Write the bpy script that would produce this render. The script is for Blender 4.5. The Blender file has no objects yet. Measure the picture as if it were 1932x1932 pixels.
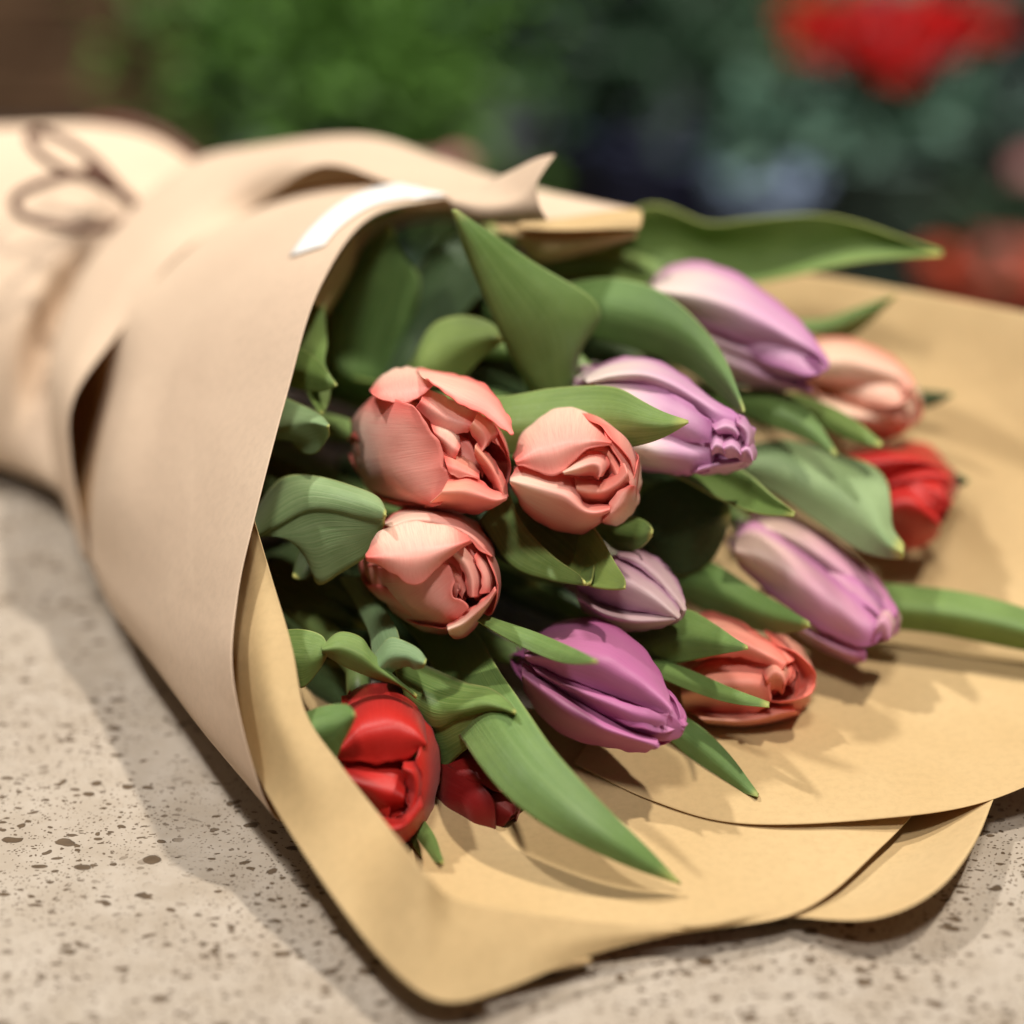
import bpy, bmesh, math, random
from mathutils import Vector, Matrix, noise
from mathutils.bvhtree import BVHTree
S = bpy.context.scene
COL = S.collection
R = math.radians
# ------------------------------------------------------------------ camera
CAM_H, PITCH, LENS, SENS = 0.342, R(25), 50.0, 24.0
cam_d = bpy.data.cameras.new('camera'); cam = bpy.data.objects.new('camera', cam_d); COL.objects.link(cam)
cam.location = (0, 0, CAM_H); cam.rotation_euler = (math.pi/2 - PITCH, 0, 0)
cam_d.lens = LENS; cam_d.sensor_width = SENS; cam_d.sensor_height = SENS; cam_d.sensor_fit = 'HORIZONTAL'
cam_d.clip_start = 0.01; cam_d.clip_end = 50
cam_d.dof.use_dof = True; cam_d.dof.focus_distance = 0.607; cam_d.dof.aperture_fstop = 2.15
S.camera = cam
# ------------------------------------------------------------------ world: dim room light
W = bpy.data.worlds.new('World'); S.world = W; W.use_nodes = True
bg = W.node_tree.nodes['Background']; bg.inputs[0].default_value = (1.0, 0.94, 0.88, 1); bg.inputs[1].default_value = 0.06
# ------------------------------------------------------------------ ceiling spots of the shop, plus added fill and background lamps
def lamp(name, loc, target, power, size, col, blend=None, cone=None):
    ld = bpy.data.lights.new(name, 'SPOT'); ld.energy = power; ld.shadow_soft_size = size
    ld.color = col; ld.spot_size = R(cone or 60); ld.spot_blend = blend or 0.6
    o = bpy.data.objects.new(name, ld); COL.objects.link(o); o.location = loc
    o.rotation_euler = (Vector(target) - Vector(loc)).to_track_quat('-Z', 'Y').to_euler()
    return o
lamp('spot_or_fill', (-1.55, 1.45, 3.2), (0, .6, .05), 320, .09, (1, .95, .89), cone=40)
lamp('spot_or_fill', (1.05, .75, 3.1), (0, .6, .05), 300, .07, (1, .91, .79), cone=40)
lamp('spot_or_fill', (-.15, -.9, 3.0), (0, .6, .05), 215, .25, (1, .94, .87), cone=40)  # soft front fill, added to brighten the side facing the camera
lamp('spot_or_fill', (0.3, 1.6, 2.3), (0.1, 2.4, -.35), 390, .1, (1, .93, .88), cone=80)  # added lamp that brightens the plants in the background
S.view_settings.view_transform = 'Standard'; S.view_settings.look = 'None'
S.view_settings.exposure = 0.18; S.view_settings.gamma = 1.0; S.view_settings.use_curve_mapping = False
S.cycles.use_denoising = True
S.cycles.max_bounces = 6; S.cycles.diffuse_bounces = 3; S.cycles.glossy_bounces = 2; S.cycles.transmission_bounces = 4; S.cycles.caustics_reflective = False; S.cycles.caustics_refractive = False

# ------------------------------------------------------------------ measuring: a point of the picture (1932 grid) at a depth or a height
F = 1932 * LENS / SENS
CP = Vector((0, 0, CAM_H)); FW = Vector((0, math.cos(PITCH), -math.sin(PITCH))); UP = Vector((0, math.sin(PITCH), math.cos(PITCH))); RT = Vector((1, 0, 0))
def ray(x, y): return FW + RT*((x-966)/F) + UP*((966-y)/F)
def P(x, y, d): return CP + ray(x, y)*d
def PZ(x, y, z):
    r = ray(x, y); return CP + r*((z-CAM_H)/r.z)
# ------------------------------------------------------------------ curves and patches
def cr(p, t):
    n = len(p)
    if n == 1: return p[0].copy()
    t = max(0, min(n-1, t)); i = min(int(t), n-2); f = t-i
    a = p[i-1] if i > 0 else p[0]*2-p[1]
    b, c = p[i], p[i+1]
    d = p[i+2] if i+2 < n else p[-1]*2-p[-2]
    return ((b*2) + (c-a)*f + (a*2-b*5+c*4-d)*f*f + (b*3-a-c*3+d)*f**3)*.5
def lerp1(tab, u):
    for (a, x), (b, y) in zip(tab, tab[1:]):
        if u <= b:
            t = (u-a)/(b-a); t = t*t*(3-2*t)
            return x+(y-x)*t
    return tab[-1][1]
def resample(p, n):
    if len(p) == 2: return [p[0].lerp(p[1], i/(n-1)) for i in range(n)]
    fine = [cr(p, i*(len(p)-1)/160) for i in range(161)]
    acc = [0]
    for a, b in zip(fine, fine[1:]): acc.append(acc[-1]+(b-a).length)
    out, j = [], 0
    for i in range(n):
        s = acc[-1]*i/(n-1)
        while j < 159 and acc[j+1] < s: j += 1
        seg = acc[j+1]-acc[j]
        out.append(fine[j].lerp(fine[j+1], (s-acc[j])/seg if seg > 1e-9 else 0))
    return out
def patch(rows, n, m, even=True):
    """rows: lists of Vectors running along the length -> m across x n along grid"""
    rr = [resample(r, n) if even else [cr(r, i*(len(r)-1)/(n-1)) for i in range(n)] for r in rows]
    g = []
    for j in range(m):
        t = j*(len(rr)-1)/(m-1)
        g.append([cr([r[i] for r in rr], t) for i in range(n)])
    return g
def mesh_of(grids, name):
    V, Fc, UV = [], [], []
    for g in grids:
        o = len(V); m, n = len(g), len(g[0])
        for j in range(m):
            for i in range(n):
                V.append(g[j][i])
        for j in range(m-1):
            for i in range(n-1):
                Fc.append((o+j*n+i, o+j*n+i+1, o+(j+1)*n+i+1, o+(j+1)*n+i))
                UV += [(i/(n-1), j/(m-1)), ((i+1)/(n-1), j/(m-1)), ((i+1)/(n-1), (j+1)/(m-1)), (i/(n-1), (j+1)/(m-1))]
    me = bpy.data.meshes.new(name); me.from_pydata([tuple(v) for v in V], [], Fc)
    uv = me.uv_layers.new(name='UVMap'); uv.data.foreach_set('uv', [c for p in UV for c in p])
    me.polygons.foreach_set('use_smooth', [True]*len(me.polygons)); me.update()
    return me
def link(name, me, mats, parent=None):
    o = bpy.data.objects.new(name, me); COL.objects.link(o)
    for m in (mats if isinstance(mats, (list, tuple)) else [mats]): me.materials.append(m)
    if parent is not None:
        o.parent = parent; o.matrix_parent_inverse = parent.matrix_world.inverted()
    return o
def thicken(o, t, off=0.0, back=0, sub=0):
    if sub:
        s = o.modifiers.new('sub', 'SUBSURF'); s.levels = sub; s.render_levels = sub
    m = o.modifiers.new('thickness', 'SOLIDIFY'); m.thickness = t; m.offset = off; m.use_rim = True
    if back: m.material_offset = back
    return o
def thing(name, loc, label, cat, group=None):
    o = bpy.data.objects.new(name, None); COL.objects.link(o); o.location = loc; o.empty_display_size = .02
    o.matrix_world = Matrix.Translation(loc)
    o['label'] = label; o['category'] = cat
    if group: o['group'] = group
    return o
def tag(o, label, cat, group=None):
    o['label'] = label; o['category'] = cat
    if group: o['group'] = group
    return o
def tube(pts, rad, n=40, sides=8, name='tube', flat=1.0):
    c = resample(pts, n); g = []
    rings = []
    up = Vector((0, 0, 1))
    for i in range(n):
        t = (c[min(i+1, n-1)]-c[max(i-1, 0)]).normalized()
        a = t.cross(up)
        if a.length < 1e-4: a = Vector((1, 0, 0))
        a.normalize(); b = t.cross(a)
        r = rad if not callable(rad) else rad(i/(n-1))
        rings.append([c[i] + (a*math.cos(k*2*math.pi/sides) + b*math.sin(k*2*math.pi/sides)*flat)*r for k in range(sides+1)])
    g = [[rings[i][k] for i in range(n)] for k in range(sides+1)]
    me = mesh_of([g], name)
    bm = bmesh.new(); bm.from_mesh(me); bmesh.ops.remove_doubles(bm, verts=bm.verts, dist=1e-6)
    bmesh.ops.holes_fill(bm, edges=[e for e in bm.edges if e.is_boundary], sides=0); bmesh.ops.recalc_face_normals(bm, faces=bm.faces); bm.to_mesh(me); bm.free()
    return me
# ------------------------------------------------------------------ materials
def nt(name):
    m = bpy.data.materials.new(name); m.use_nodes = True; t = m.node_tree; t.nodes.clear()
    return m, t
class G:
    def __init__(s, t): s.t = t
    def n(s, ty, **k):
        x = s.t.nodes.new('ShaderNode'+ty)
        ins = k.pop('ins', {})
        for a, b in k.items(): setattr(x, a, b)
        for a, b in ins.items():
            if hasattr(b, 'is_output') or isinstance(b, bpy.types.NodeSocket): s.t.links.new(b, x.inputs[a])
            else: x.inputs[a].default_value = b
        return x
    def math(s, op, a, b=None, clamp=False):
        i = {0: a}
        if b is not None: i[1] = b
        return s.n('Math', operation=op, use_clamp=clamp, ins=i).outputs[0]
    def mix(s, f, a, b, blend='MIX'):
        x = s.n('Mix', data_type='RGBA', blend_type=blend, clamp_factor=True)
        for k, v in ((0, f), (6, a), (7, b)):
            if isinstance(v, bpy.types.NodeSocket): s.t.links.new(v, x.inputs[k])
            else: x.inputs[k].default_value = v if k == 0 else (*v, 1) if len(v) == 3 else v
        return x.outputs[2]
    def ramp(s, f, a, b, x=0.0, y=1.0):
        m = s.n('MapRange', interpolation_type='SMOOTHSTEP', ins={0: f, 1: a, 2: b, 3: x, 4: y}); return m.outputs[0]
    def noise(s, vec, scale, detail=4, rough=.55):
        return s.n('TexNoise', ins={'Vector': vec, 'Scale': scale, 'Detail': detail, 'Roughness': rough}).outputs[0]
    def bump(s, h, strength, dist=.001, normal=None):
        i = {'Height': h, 'Strength': strength, 'Distance': dist}
        if normal is not None: i['Normal'] = normal
        return s.n('Bump', ins=i).outputs[0]
    def out(s, sh): s.t.links.new(sh, s.n('OutputMaterial').inputs[0])
def thin(g, color, rough, normal, trans, spec=.4, sheen=0.0, tcol=None):
    i = {'Base Color': color, 'Roughness': rough, 'Specular IOR Level': spec}
    if sheen: i['Sheen Weight'] = sheen
    if normal is not None: i['Normal'] = normal
    p = g.n('BsdfPrincipled', ins=i)
    tr = g.n('BsdfTranslucent', ins={'Color': tcol if tcol is not None else color})
    mx = g.n('MixShader', ins={0: trans, 1: p.outputs[0], 2: tr.outputs[0]})
    g.out(mx.outputs[0])
def mat_paper(name, c1, c2, trans=.2):
    m, t = nt(name); g = G(t)
    co = g.n('TexCoord').outputs['Object']
    n1 = g.noise(co, 9, 3); n2 = g.noise(co, 420, 4, .7)
    st = g.n('Mapping', ins={0: co, 3: (60, 900, 500)}).outputs[0]
    n3 = g.noise(st, 1.0, 3)
    col = g.mix(g.ramp(n1, .3, .7), c1, c2)
    col = g.mix(g.ramp(n2, .35, .75, 0, .26), col, tuple(x*.72 for x in c1))
    col = g.mix(g.ramp(n3, .5, .8, 0, .06), col, tuple(min(1, x*1.2) for x in c2))
    wr = g.n('TexVoronoi', feature='DISTANCE_TO_EDGE', ins={'Vector': g.n('Mapping', ins={0: co, 3: (9, 14, 9)}).outputs[0], 'Scale': 1.0}).outputs['Distance']
    nb = g.math('ADD', g.noise(co, 28, 3), g.math('MULTIPLY', wr, 1.8))
    h = g.math('ADD', g.math('MULTIPLY', n2, .12), g.math('MULTIPLY', nb, 2.2))
    b = g.bump(h, .35, .0012)
    thin(g, col, .72, b, trans, .25, 0, tcol=g.mix(1.0, col, (1, .68, .38), 'MULTIPLY'))
    return m
M = {}
M['paper_out'] = mat_paper('kraft_paper_pale_side', (.67, .51, .375), (.73, .57, .42), .14)
M['paper_in'] = mat_paper('kraft_paper_tan_side', (.63, .455, .225), (.70, .53, .285), .22)
def mat_leaf(name, a, b, rim=(.50, .52, .16), trans=.22, tipc=(.55, .55, .15), waxy=.5):
    m, t = nt(name); g = G(t)
    tc = g.n('TexCoord'); uv = tc.outputs['UV']; ob = tc.outputs['Object']
    sp = g.n('SeparateXYZ', ins={0: uv}); u, v = sp.outputs[0], sp.outputs[1]
    oi = g.n('ObjectInfo').outputs['Random']
    vein = g.n('Mapping', ins={0: uv, 3: (1.2, 95, 1)}).outputs[0]
    veinb = g.n('VectorMath', operation='ADD', ins={0: vein, 1: g.n('CombineXYZ', ins={0: g.math('MULTIPLY', oi, 37.0)}).outputs[0]}).outputs[0]
    nv = g.noise(veinb, 1.0, 3, .6)
    nb = g.noise(ob, 45, 4, .6)
    ns = g.noise(ob, 700, 2, .5)
    col = g.mix(g.ramp(nv, .32, .7), a, b)
    col = g.mix(g.ramp(nb, .35, .75, 0, .45), col, tuple(x*1.25 for x in b))
    col = g.mix(g.ramp(ns, .5, .8, 0, .15), col, (.30, .42, .22))
    edge = g.math('ABSOLUTE', g.math('SUBTRACT', v, .5))
    col = g.mix(g.ramp(edge, .475, .5, 0, .6), col, rim)
    col = g.mix(g.ramp(u, .945, .995, 0, .9), col, tipc)
    col = g.mix(g.math('MULTIPLY', oi, .7), col, g.mix(1.0, col, (.62, .80, .95), 'MULTIPLY'))
    h = g.math('ADD', g.math('MULTIPLY', nv, .7), g.math('MULTIPLY', nb, 1.0))
    bm_ = g.bump(h, .40, .0009)
    ro = g.ramp(nb, .3, .7, waxy-.08, waxy+.1)
    thin(g, col, ro, bm_, trans, .5, .06, tcol=g.mix(1.0, col, (1.15, 1.15, .35), 'MULTIPLY'))
    return m
M['leaf'] = mat_leaf('tulip_leaf_green', (.12, .225, .045), (.24, .35, .095))
M['leaf_pale'] = mat_leaf('tulip_leaf_glaucous', (.20, .32, .12), (.33, .44, .21))
M['leaf_yellow'] = mat_leaf('tulip_leaf_yellow_green', (.15, .25, .045), (.27, .37, .095), trans=.26)
M['leaf_shaded'] = mat_leaf('tulip_leaf_shaded_green', (.045, .085, .025), (.08, .125, .04), trans=.1)  # leaf green darkened: shade inside the bunch painted into the colour
def mat_petal(name, base, body, edge, tip, streak=.26, trans=.34, flame=0.0):
    m, t = nt(name); g = G(t)
    tc = g.n('TexCoord'); uv = tc.outputs['UV']; ob = tc.outputs['Object']
    sp = g.n('SeparateXYZ', ins={0: uv}); u, v = sp.outputs[0], sp.outputs[1]
    oi = g.n('ObjectInfo').outputs['Random']
    off = g.n('CombineXYZ', ins={0: g.math('MULTIPLY', oi, 31.0), 1: g.math('MULTIPLY', oi, 17.0)}).outputs[0]
    vv = g.n('VectorMath', operation='ADD', ins={0: g.n('Mapping', ins={0: uv, 3: (1.5, 42, 1)}).outputs[0], 1: off}).outputs[0]
    nv = g.noise(vv, 1.0, 4, .65)
    vf = g.n('VectorMath', operation='ADD', ins={0: g.n('Mapping', ins={0: uv, 3: (4, 150, 1)}).outputs[0], 1: off}).outputs[0]
    nf = g.noise(vf, 1.0, 2, .6)
    nb = g.noise(ob, 60, 3)
    us = g.math('ADD', u, g.math('MULTIPLY', g.math('SUBTRACT', nv, .5), .22))
    col = g.mix(g.ramp(us, .10, .66), base, body)
    ed = g.math('ABSOLUTE', g.math('SUBTRACT', v, .5))
    ed2 = g.math('ADD', ed, g.math('MULTIPLY', g.math('SUBTRACT', nv, .5), .16))
    col = g.mix(g.ramp(ed2, .25, .50, 0, .85), col, edge)
    col = g.mix(g.ramp(us, .72, 1.02, 0, .85), col, tip)
    col = g.mix(g.ramp(nf, .42, .7, 0, streak), col, tuple(x*.80 for x in edge))
    col = g.mix(g.ramp(nv, .5, .75, 0, streak), col, tuple(min(1, x*1.12+.03) for x in body))
    h = g.math('ADD', g.math('MULTIPLY', nv, 1.0), g.math('MULTIPLY', nf, .35))
    h = g.math('ADD', h, g.math('MULTIPLY', nb, .8))
    b = g.bump(h, .22, .0006)
    thin(g, col, .42, b, trans, .42, .08)
    return m
M['coral'] = mat_petal('coral_petal', (.97, .72, .58), (.97, .49, .41), (.96, .18, .15), (.97, .30, .25))
M['coral_deep'] = mat_petal('coral_inner_petal', (.97, .48, .34), (.97, .37, .30), (.95, .17, .14), (.97, .45, .37))
M['orange'] = mat_petal('orange_petal', (.94, .52, .38), (.94, .38, .29), (.90, .15, .11), (.92, .24, .17))
M['peach'] = mat_petal('peach_petal', (.94, .74, .56), (.94, .64, .49), (.88, .29, .19), (.92, .42, .31))
M['lilac'] = mat_petal('lilac_petal', (.90, .80, .72), (.80, .47, .68), (.64, .24, .52), (.58, .20, .48))
M['lilac_tip'] = mat_petal('lilac_inner_petal', (.70, .36, .58), (.80, .48, .68), (.68, .28, .54), (.72, .36, .58), .15)
M['lilac2'] = mat_petal('pink_lilac_petal', (.86, .66, .56), (.74, .38, .52), (.58, .19, .45), (.54, .17, .40))
M['purple'] = mat_petal('purple_petal', (.52, .19, .34), (.62, .20, .43), (.57, .15, .39), (.66, .26, .48), .24)
M['mauve'] = mat_petal('pale_mauve_petal', (.60, .38, .44), (.76, .56, .58), (.46, .19, .36), (.76, .60, .56), .2)
M['red'] = mat_petal('red_petal', (.40, .012, .010), (.60, .020, .014), (.62, .024, .016), (.56, .016, .010), .2, .22)
M['red_shaded'] = mat_petal('shaded_red_petal', (.14, .006, .006), (.21, .006, .006), (.23, .007, .006), (.20, .006, .005), .2, .08)  # shade on the low red tulip, painted in as a darker petal colour
def mat_plain(name, c, rough=.6, spec=.4, var=.2, scale=40, bump=.2):
    m, t = nt(name); g = G(t); co = g.n('TexCoord').outputs['Object']
    n = g.noise(co, scale, 4)
    col = g.mix(g.ramp(n, .3, .7), tuple(x*(1-var) for x in c), tuple(min(1, x*(1+var)) for x in c))
    p = g.n('BsdfPrincipled', ins={'Base Color': col, 'Roughness': rough, 'Specular IOR Level': spec, 'Normal': g.bump(n, bump, .002)})
    g.out(p.outputs[0]); return m
M['stem'] = mat_plain('tulip_stem_green', (.20, .30, .10), .45, .4, .25, 120)
M['twine'] = mat_plain('waxed_brown_cord', (.11, .045, .025), .5, .4, .35, 900, .5)
M['sticker'] = mat_plain('white_paper_label', (.86, .86, .84), .5, .4, .02)
def mat_stone():
    m, t = nt('travertine_stone'); g = G(t); co = g.n('TexCoord').outputs['Object']
    big = g.noise(co, 7, 4); mid = g.noise(co, 60, 5, .65); fine = g.noise(co, 900, 2)
    col = g.mix(g.ramp(big, .3, .7), (.34, .29, .232), (.41, .357, .293))
    col = g.mix(g.ramp(mid, .35, .7, 0, .5), col, (.48, .43, .37))
    col = g.mix(g.ramp(fine, .4, .8, 0, .25), col, (.36, .29, .22))
    warp = g.n('TexNoise', ins={'Vector': co, 'Scale': 110, 'Detail': 2}).outputs[1]
    wv = g.n('VectorMath', operation='MULTIPLY_ADD', ins={0: g.n('VectorMath', operation='SUBTRACT', ins={0: warp, 1: (.5, .5, .5)}).outputs[0], 1: (.006, .006, 0), 2: co}).outputs[0]
    def pits(scale, stretch, lo, hi, dens, rot):
        v0 = g.n('Mapping', ins={0: wv, 2: (0, 0, R(rot)), 3: (scale*stretch, scale, scale*.01)}).outputs[0]
        vo = g.n('TexVoronoi', voronoi_dimensions='2D', feature='F1', ins={'Vector': v0, 'Scale': 1.0, 'Randomness': 1.0})
        sc = g.n('SeparateColor', ins={0: vo.outputs['Color']})
        # only some cells hold a pit; its radius differs from cell to cell
        keep = g.math('LESS_THAN', sc.outputs[0], dens)
        rad = g.math('ADD', g.math('MULTIPLY', g.math('POWER', sc.outputs[1], 2.5), hi-lo), lo)
        d = g.math('DIVIDE', vo.outputs['Distance'], rad)
        return g.math('MULTIPLY', g.ramp(d, .85, 1.05, 1, 0), keep)
    clus = g.ramp(g.noise(co, 26, 3), .30, .55)
    a = pits(190, .58, .08, .32, .38, 12)
    b = pits(380, .62, .10, .38, .50, -8)
    c = pits(900, .8, .14, .34, .45, 20)
    b = g.math('MULTIPLY', b, clus); c = g.math('MULTIPLY', c, clus)
    pit = g.math('MAXIMUM', a, g.math('MAXIMUM', b, g.math('MULTIPLY', c, .9)))
    hole = g.mix(g.noise(co, 300, 2), (.05, .032, .018), (.14, .095, .056))
    col = g.mix(g.math('MULTIPLY', pit, .97), col, hole)
    h = g.math('SUBTRACT', g.math('ADD', g.math('MULTIPLY', mid, .12), g.math('MULTIPLY', fine, .03)), pit)
    nb = g.bump(h, .7, .0012)
    p = g.n('BsdfPrincipled', ins={'Base Color': col, 'Roughness': g.ramp(mid, .3, .7, .34, .52), 'Specular IOR Level': .4, 'Normal': nb})
    g.out(p.outputs[0]); return m
M['stone'] = mat_stone()

# ------------------------------------------------------------------ the stone counter
def box(bm, lo, hi):
    r = bmesh.ops.create_cube(bm, size=1)
    for v in r['verts']:
        for k in range(3): v.co[k] = lo[k] + (v.co[k]+.5)*(hi[k]-lo[k])
    return r['verts']
def boxes(name, items, mats, parent=None, bevel=.003):
    bm = bmesh.new()
    for lo, hi in items: box(bm, lo, hi)
    me = bpy.data.meshes.new(name); bm.to_mesh(me); bm.free()
    o = link(name, me, mats, parent)
    if bevel:
        b = o.modifiers.new('bevel', 'BEVEL'); b.width = bevel; b.segments = 3
    return o
M['darkwood'] = mat_plain('dark_stained_wood', (.045, .028, .018), .6, .3, .35, 30)
M['floor'] = mat_plain('dark_shop_floor', (.05, .045, .04), .5, .3, .25, 8)
M['wall'] = mat_plain('dark_shop_wall', (.15, .165, .19), .8, .2, .3, 5)
st = boxes('stone_counter', [((-1.1, -.35, -.04), (1.1, .905, 0))], M['stone'], bevel=.004); st['kind'] = 'structure'
cb = boxes('counter_base', [((-1.05, -.30, -.9), (1.05, .86, -.042))], M['darkwood']); cb['kind'] = 'structure'
fl = boxes('floor', [((-3.5, -1.5, -.95), (3.5, 3.6, -.902))], M['floor'], bevel=0); fl['kind'] = 'structure'
wl = boxes('wall_back', [((-3.5, 3.3, -.9), (3.5, 3.4, 1.6))], M['wall'], bevel=0); wl['kind'] = 'structure'

# ------------------------------------------------------------------ the paper wrap
wrap = thing('paper_wrap', PZ(600, 1300, 0), 'pale brown kraft paper wrapped in a cone around all the tulips', 'paper wrap')
def sheet(name, rows, n=48, m=24, flip=False, mats=('paper_out', 'paper_in'), t=.00018, even=True, wob=0.0, crease=0.0):
    g = patch(rows, n, m, even)
    if flip: g = g[::-1]
    if wob:
        for j in range(len(g)):
            for i in range(len(g[0])):
                p = g[j][i]; g[j][i] = p + (CP-p).normalized()*wob*noise.noise(p*22+Vector((3, 1, 7)))
    if crease:
        for j in range(len(g)):
            for i in range(len(g[0])):
                p = g[j][i]
                h = abs(noise.noise(Vector((p.x*17+p.y*9, p.y*15-p.x*6, p.z*12+3)))) + .6*abs(noise.noise(Vector((p.x*31-p.y*20, p.y*34+p.x*11, p.z*25))))
                g[j][i] = p + (CP-p).normalized()*crease*h
    me = mesh_of([g], name)
    o = link(name, me, [M[mats[0]], M[mats[1]]], wrap)
    thicken(o, t, -1, back=1, sub=1)
    return o, g
def rows3(*rows): return [[P(*p) for p in r] for r in rows]
# front sheet (the broad pale face on the left)
r = rows3(
 [(455, 400, .775), (560, 362, .780), (650, 342, .76), (760, 350, .72), (850, 371, .69)],
 [(300, 485, .775), (400, 448, .752), (500, 415, .73), (610, 395, .705), (697, 410, .682)],
 [(195, 630, .752), (290, 600, .725), (390, 575, .695), (500, 556, .668), (601, 546, .645)],
 [(165, 790, .80), (215, 780, .710), (310, 768, .678), (425, 752, .648), (543, 737, .622)],
 [(150, 920, .76), (190, 930, .695), (280, 940, .663), (385, 952, .630), (484, 962, .603)],
 [(145, 1010, .728), (195, 1050, .693), (265, 1090, .658), (360, 1120, .620), (447, 1130, .592)],
 [(165, 1050, .722), (205, 1120, .690), (265, 1190, .655), (350, 1270, .615), (442, 1300, .580)])
r.append([P(175, 1062, .727), P(225, 1165, .698), P(300, 1262, .663), P(400, 1400, .617), P(515, 1540, .581)])
r.append([PZ(235, 1050, .004), PZ(300, 1150, .004), PZ(385, 1240, .004), PZ(500, 1370, .004), PZ(600, 1510, .004)])
front, gfront = sheet('front_sheet', r, 80, 64, flip=True, even=False, crease=.0010)
bvh = BVHTree.FromPolygons([v for row in gfront for v in row], [(j*len(gfront[0])+i, j*len(gfront[0])+i+1, (j+1)*len(gfront[0])+i+1, (j+1)*len(gfront[0])+i) for j in range(len(gfront)-1) for i in range(len(gfront[0])-1)])
# folded tan edge band on the mouth's lower left
r = rows3(
 [(476, 966, .614), (516, 1100, .597), (551, 1220, .584), (577, 1345, .575), (640, 1440, .567), (722, 1545, .559)],
 [(464, 975, .620), (478, 1110, .601), (492, 1235, .585), (520, 1370, .574), (585, 1485, .565), (675, 1610, .555)],
 [(456, 985, .630), (432, 1120, .616), (430, 1250, .600), (458, 1400, .594), (528, 1540, .570), (648, 1720, .547)])
r[0] += [PZ(792, 1632, .036), PZ(850, 1692, .027), PZ(960, 1716, .021), PZ(1110, 1738, .015), PZ(1290, 1752, .009)]
r[1] += [PZ(768, 1728, .0255), PZ(845, 1791, .0187), PZ(955, 1793, .0147), PZ(1112, 1772, .0118), PZ(1290, 1754, .009)]
r[2] += [PZ(752, 1842, .014), PZ(840, 1892, .010), PZ(950, 1868, .008), PZ(1110, 1803, .008), PZ(1290, 1757, .008)]
ru = [[p + Vector((.0010, .0006, -.0010)) for p in r[2]], [Vector((p.x+.022, p.y+.010, max(.003, p.z*.35))) for p in r[2]], [Vector((p.x+.05, p.y+.02, .003)) for p in r[2]]]
sheet('light_block_sheet', [q[1:7] for q in ru], 50, 14, flip=False, mats=('paper_in', 'paper_in'), even=False)  # hidden sheet added to stop light leaking beneath the folded edge
sheet('folded_edge', r, 80, 24, flip=False, mats=('paper_in', 'paper_in'), even=False, crease=.0012)
# floor of the mouth, spreading on the counter
lip = [(800, 1780), (870, 1810), (960, 1805), (1090, 1785), (1230, 1768), (1380, 1748), (1490, 1727), (1570, 1683), (1650, 1610), (1715, 1545), (1790, 1450)]
cre = [(790, 1690), (870, 1715), (970, 1725), (1090, 1725), (1210, 1725), (1330, 1725), (1420, 1690), (1500, 1640), (1580, 1570), (1650, 1500), (1720, 1410)]
mid = [(790, 1590), (860, 1580), (950, 1580), (1040, 1580), (1150, 1580), (1250, 1560), (1330, 1530), (1400, 1490), (1470, 1440), (1530, 1390), (1580, 1330)]
inn = [(700, 1400), (760, 1380), (830, 1370), (900, 1360), (980, 1340), (1060, 1320), (1130, 1290), (1200, 1260), (1260, 1220), (1310, 1180), (1350, 1140)]
zc = [.014, .012, .010, .009, .009, .010, .009, .008, .008, .008, .008]
r = [[PZ(x, y, .010) for x, y in inn], [PZ(x, y, .009) for x, y in mid], [PZ(x, y, z) for (x, y), z in zip(cre, zc)], [PZ(x, y, z) for (x, y), z in zip(lip, [.010, .009, .007, .006, .0055]+[.007]*6)]]
sheet('inner_sheet', r, 100, 60, flip=True, mats=('paper_in', 'paper_out'), crease=.0016)
# under layer that shows its pale side beyond the lip
o1 = [(1300, 1742), (1400, 1732), (1500, 1731), (1580, 1737), (1650, 1734), (1725, 1708), (1790, 1660), (1840, 1590), (1872, 1515), (1900, 1440)]
i1 = [(1250, 1700), (1330, 1690), (1400, 1670), (1460, 1645), (1520, 1610), (1580, 1560), (1630, 1510), (1680, 1450), (1720, 1390), (1750, 1330)]
m1 = [((a[0]+b[0])/2+8, (a[1]+b[1])/2+4) for a, b in zip(o1, i1)]
r = [[PZ(x, y, .0025) for x, y in i1], [PZ(x, y, .0035) for x, y in m1], [PZ(x, y, z) for (x, y), z in zip(o1, [.003, .004, .006, .009, .012, .014, .015, .014, .012, .01])]]
sheet('under_sheet', r, 50, 16, mats=('paper_in', 'paper_in'))
# right hand trough: back wall of the mouth, running down to the counter
r = [[P(1180, 520, .80), P(1330, 510, .795), P(1500, 514, .785), P(1700, 545, .77), P(1935, 590, .75), P(2200, 645, .73)],
     [P(1200, 640, .79), P(1350, 650, .785), P(1520, 670, .775), P(1720, 700, .76), P(1960, 745, .742), P(2220, 800, .725)],
     [P(1250, 820, .765), P(1400, 840, .76), P(1560, 860, .752), P(1750, 880, .742), P(1970, 925, .73), P(2220, 980, .715)],
     [PZ(1250, 1010, .020), PZ(1400, 1030, .018), PZ(1560, 1050, .016), PZ(1760, 1070, .018), PZ(1980, 1110, .022), PZ(2230, 1160, .03)],
     [PZ(1200, 1200, .014), PZ(1350, 1230, .013), PZ(1520, 1250, .012), PZ(1740, 1270, .012), PZ(1980, 1300, .014), PZ(2230, 1330, .02)],
     [PZ(1130, 1360, .012), PZ(1270, 1420, .012), PZ(1450, 1440, .012), PZ(1680, 1440, .012), PZ(1960, 1420, .013), PZ(2200, 1420, .02)],
     [PZ(1080, 1440, .0098), PZ(1230, 1510, .0096), PZ(1395, 1553, .0096), PZ(1650, 1545, .0105), PZ(1872, 1508, .012), PZ(2100, 1400, .02)]]
sheet('side_sheet', r, 100, 80, flip=True, mats=('paper_in', 'paper_out'), even=False, crease=.003)
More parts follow.
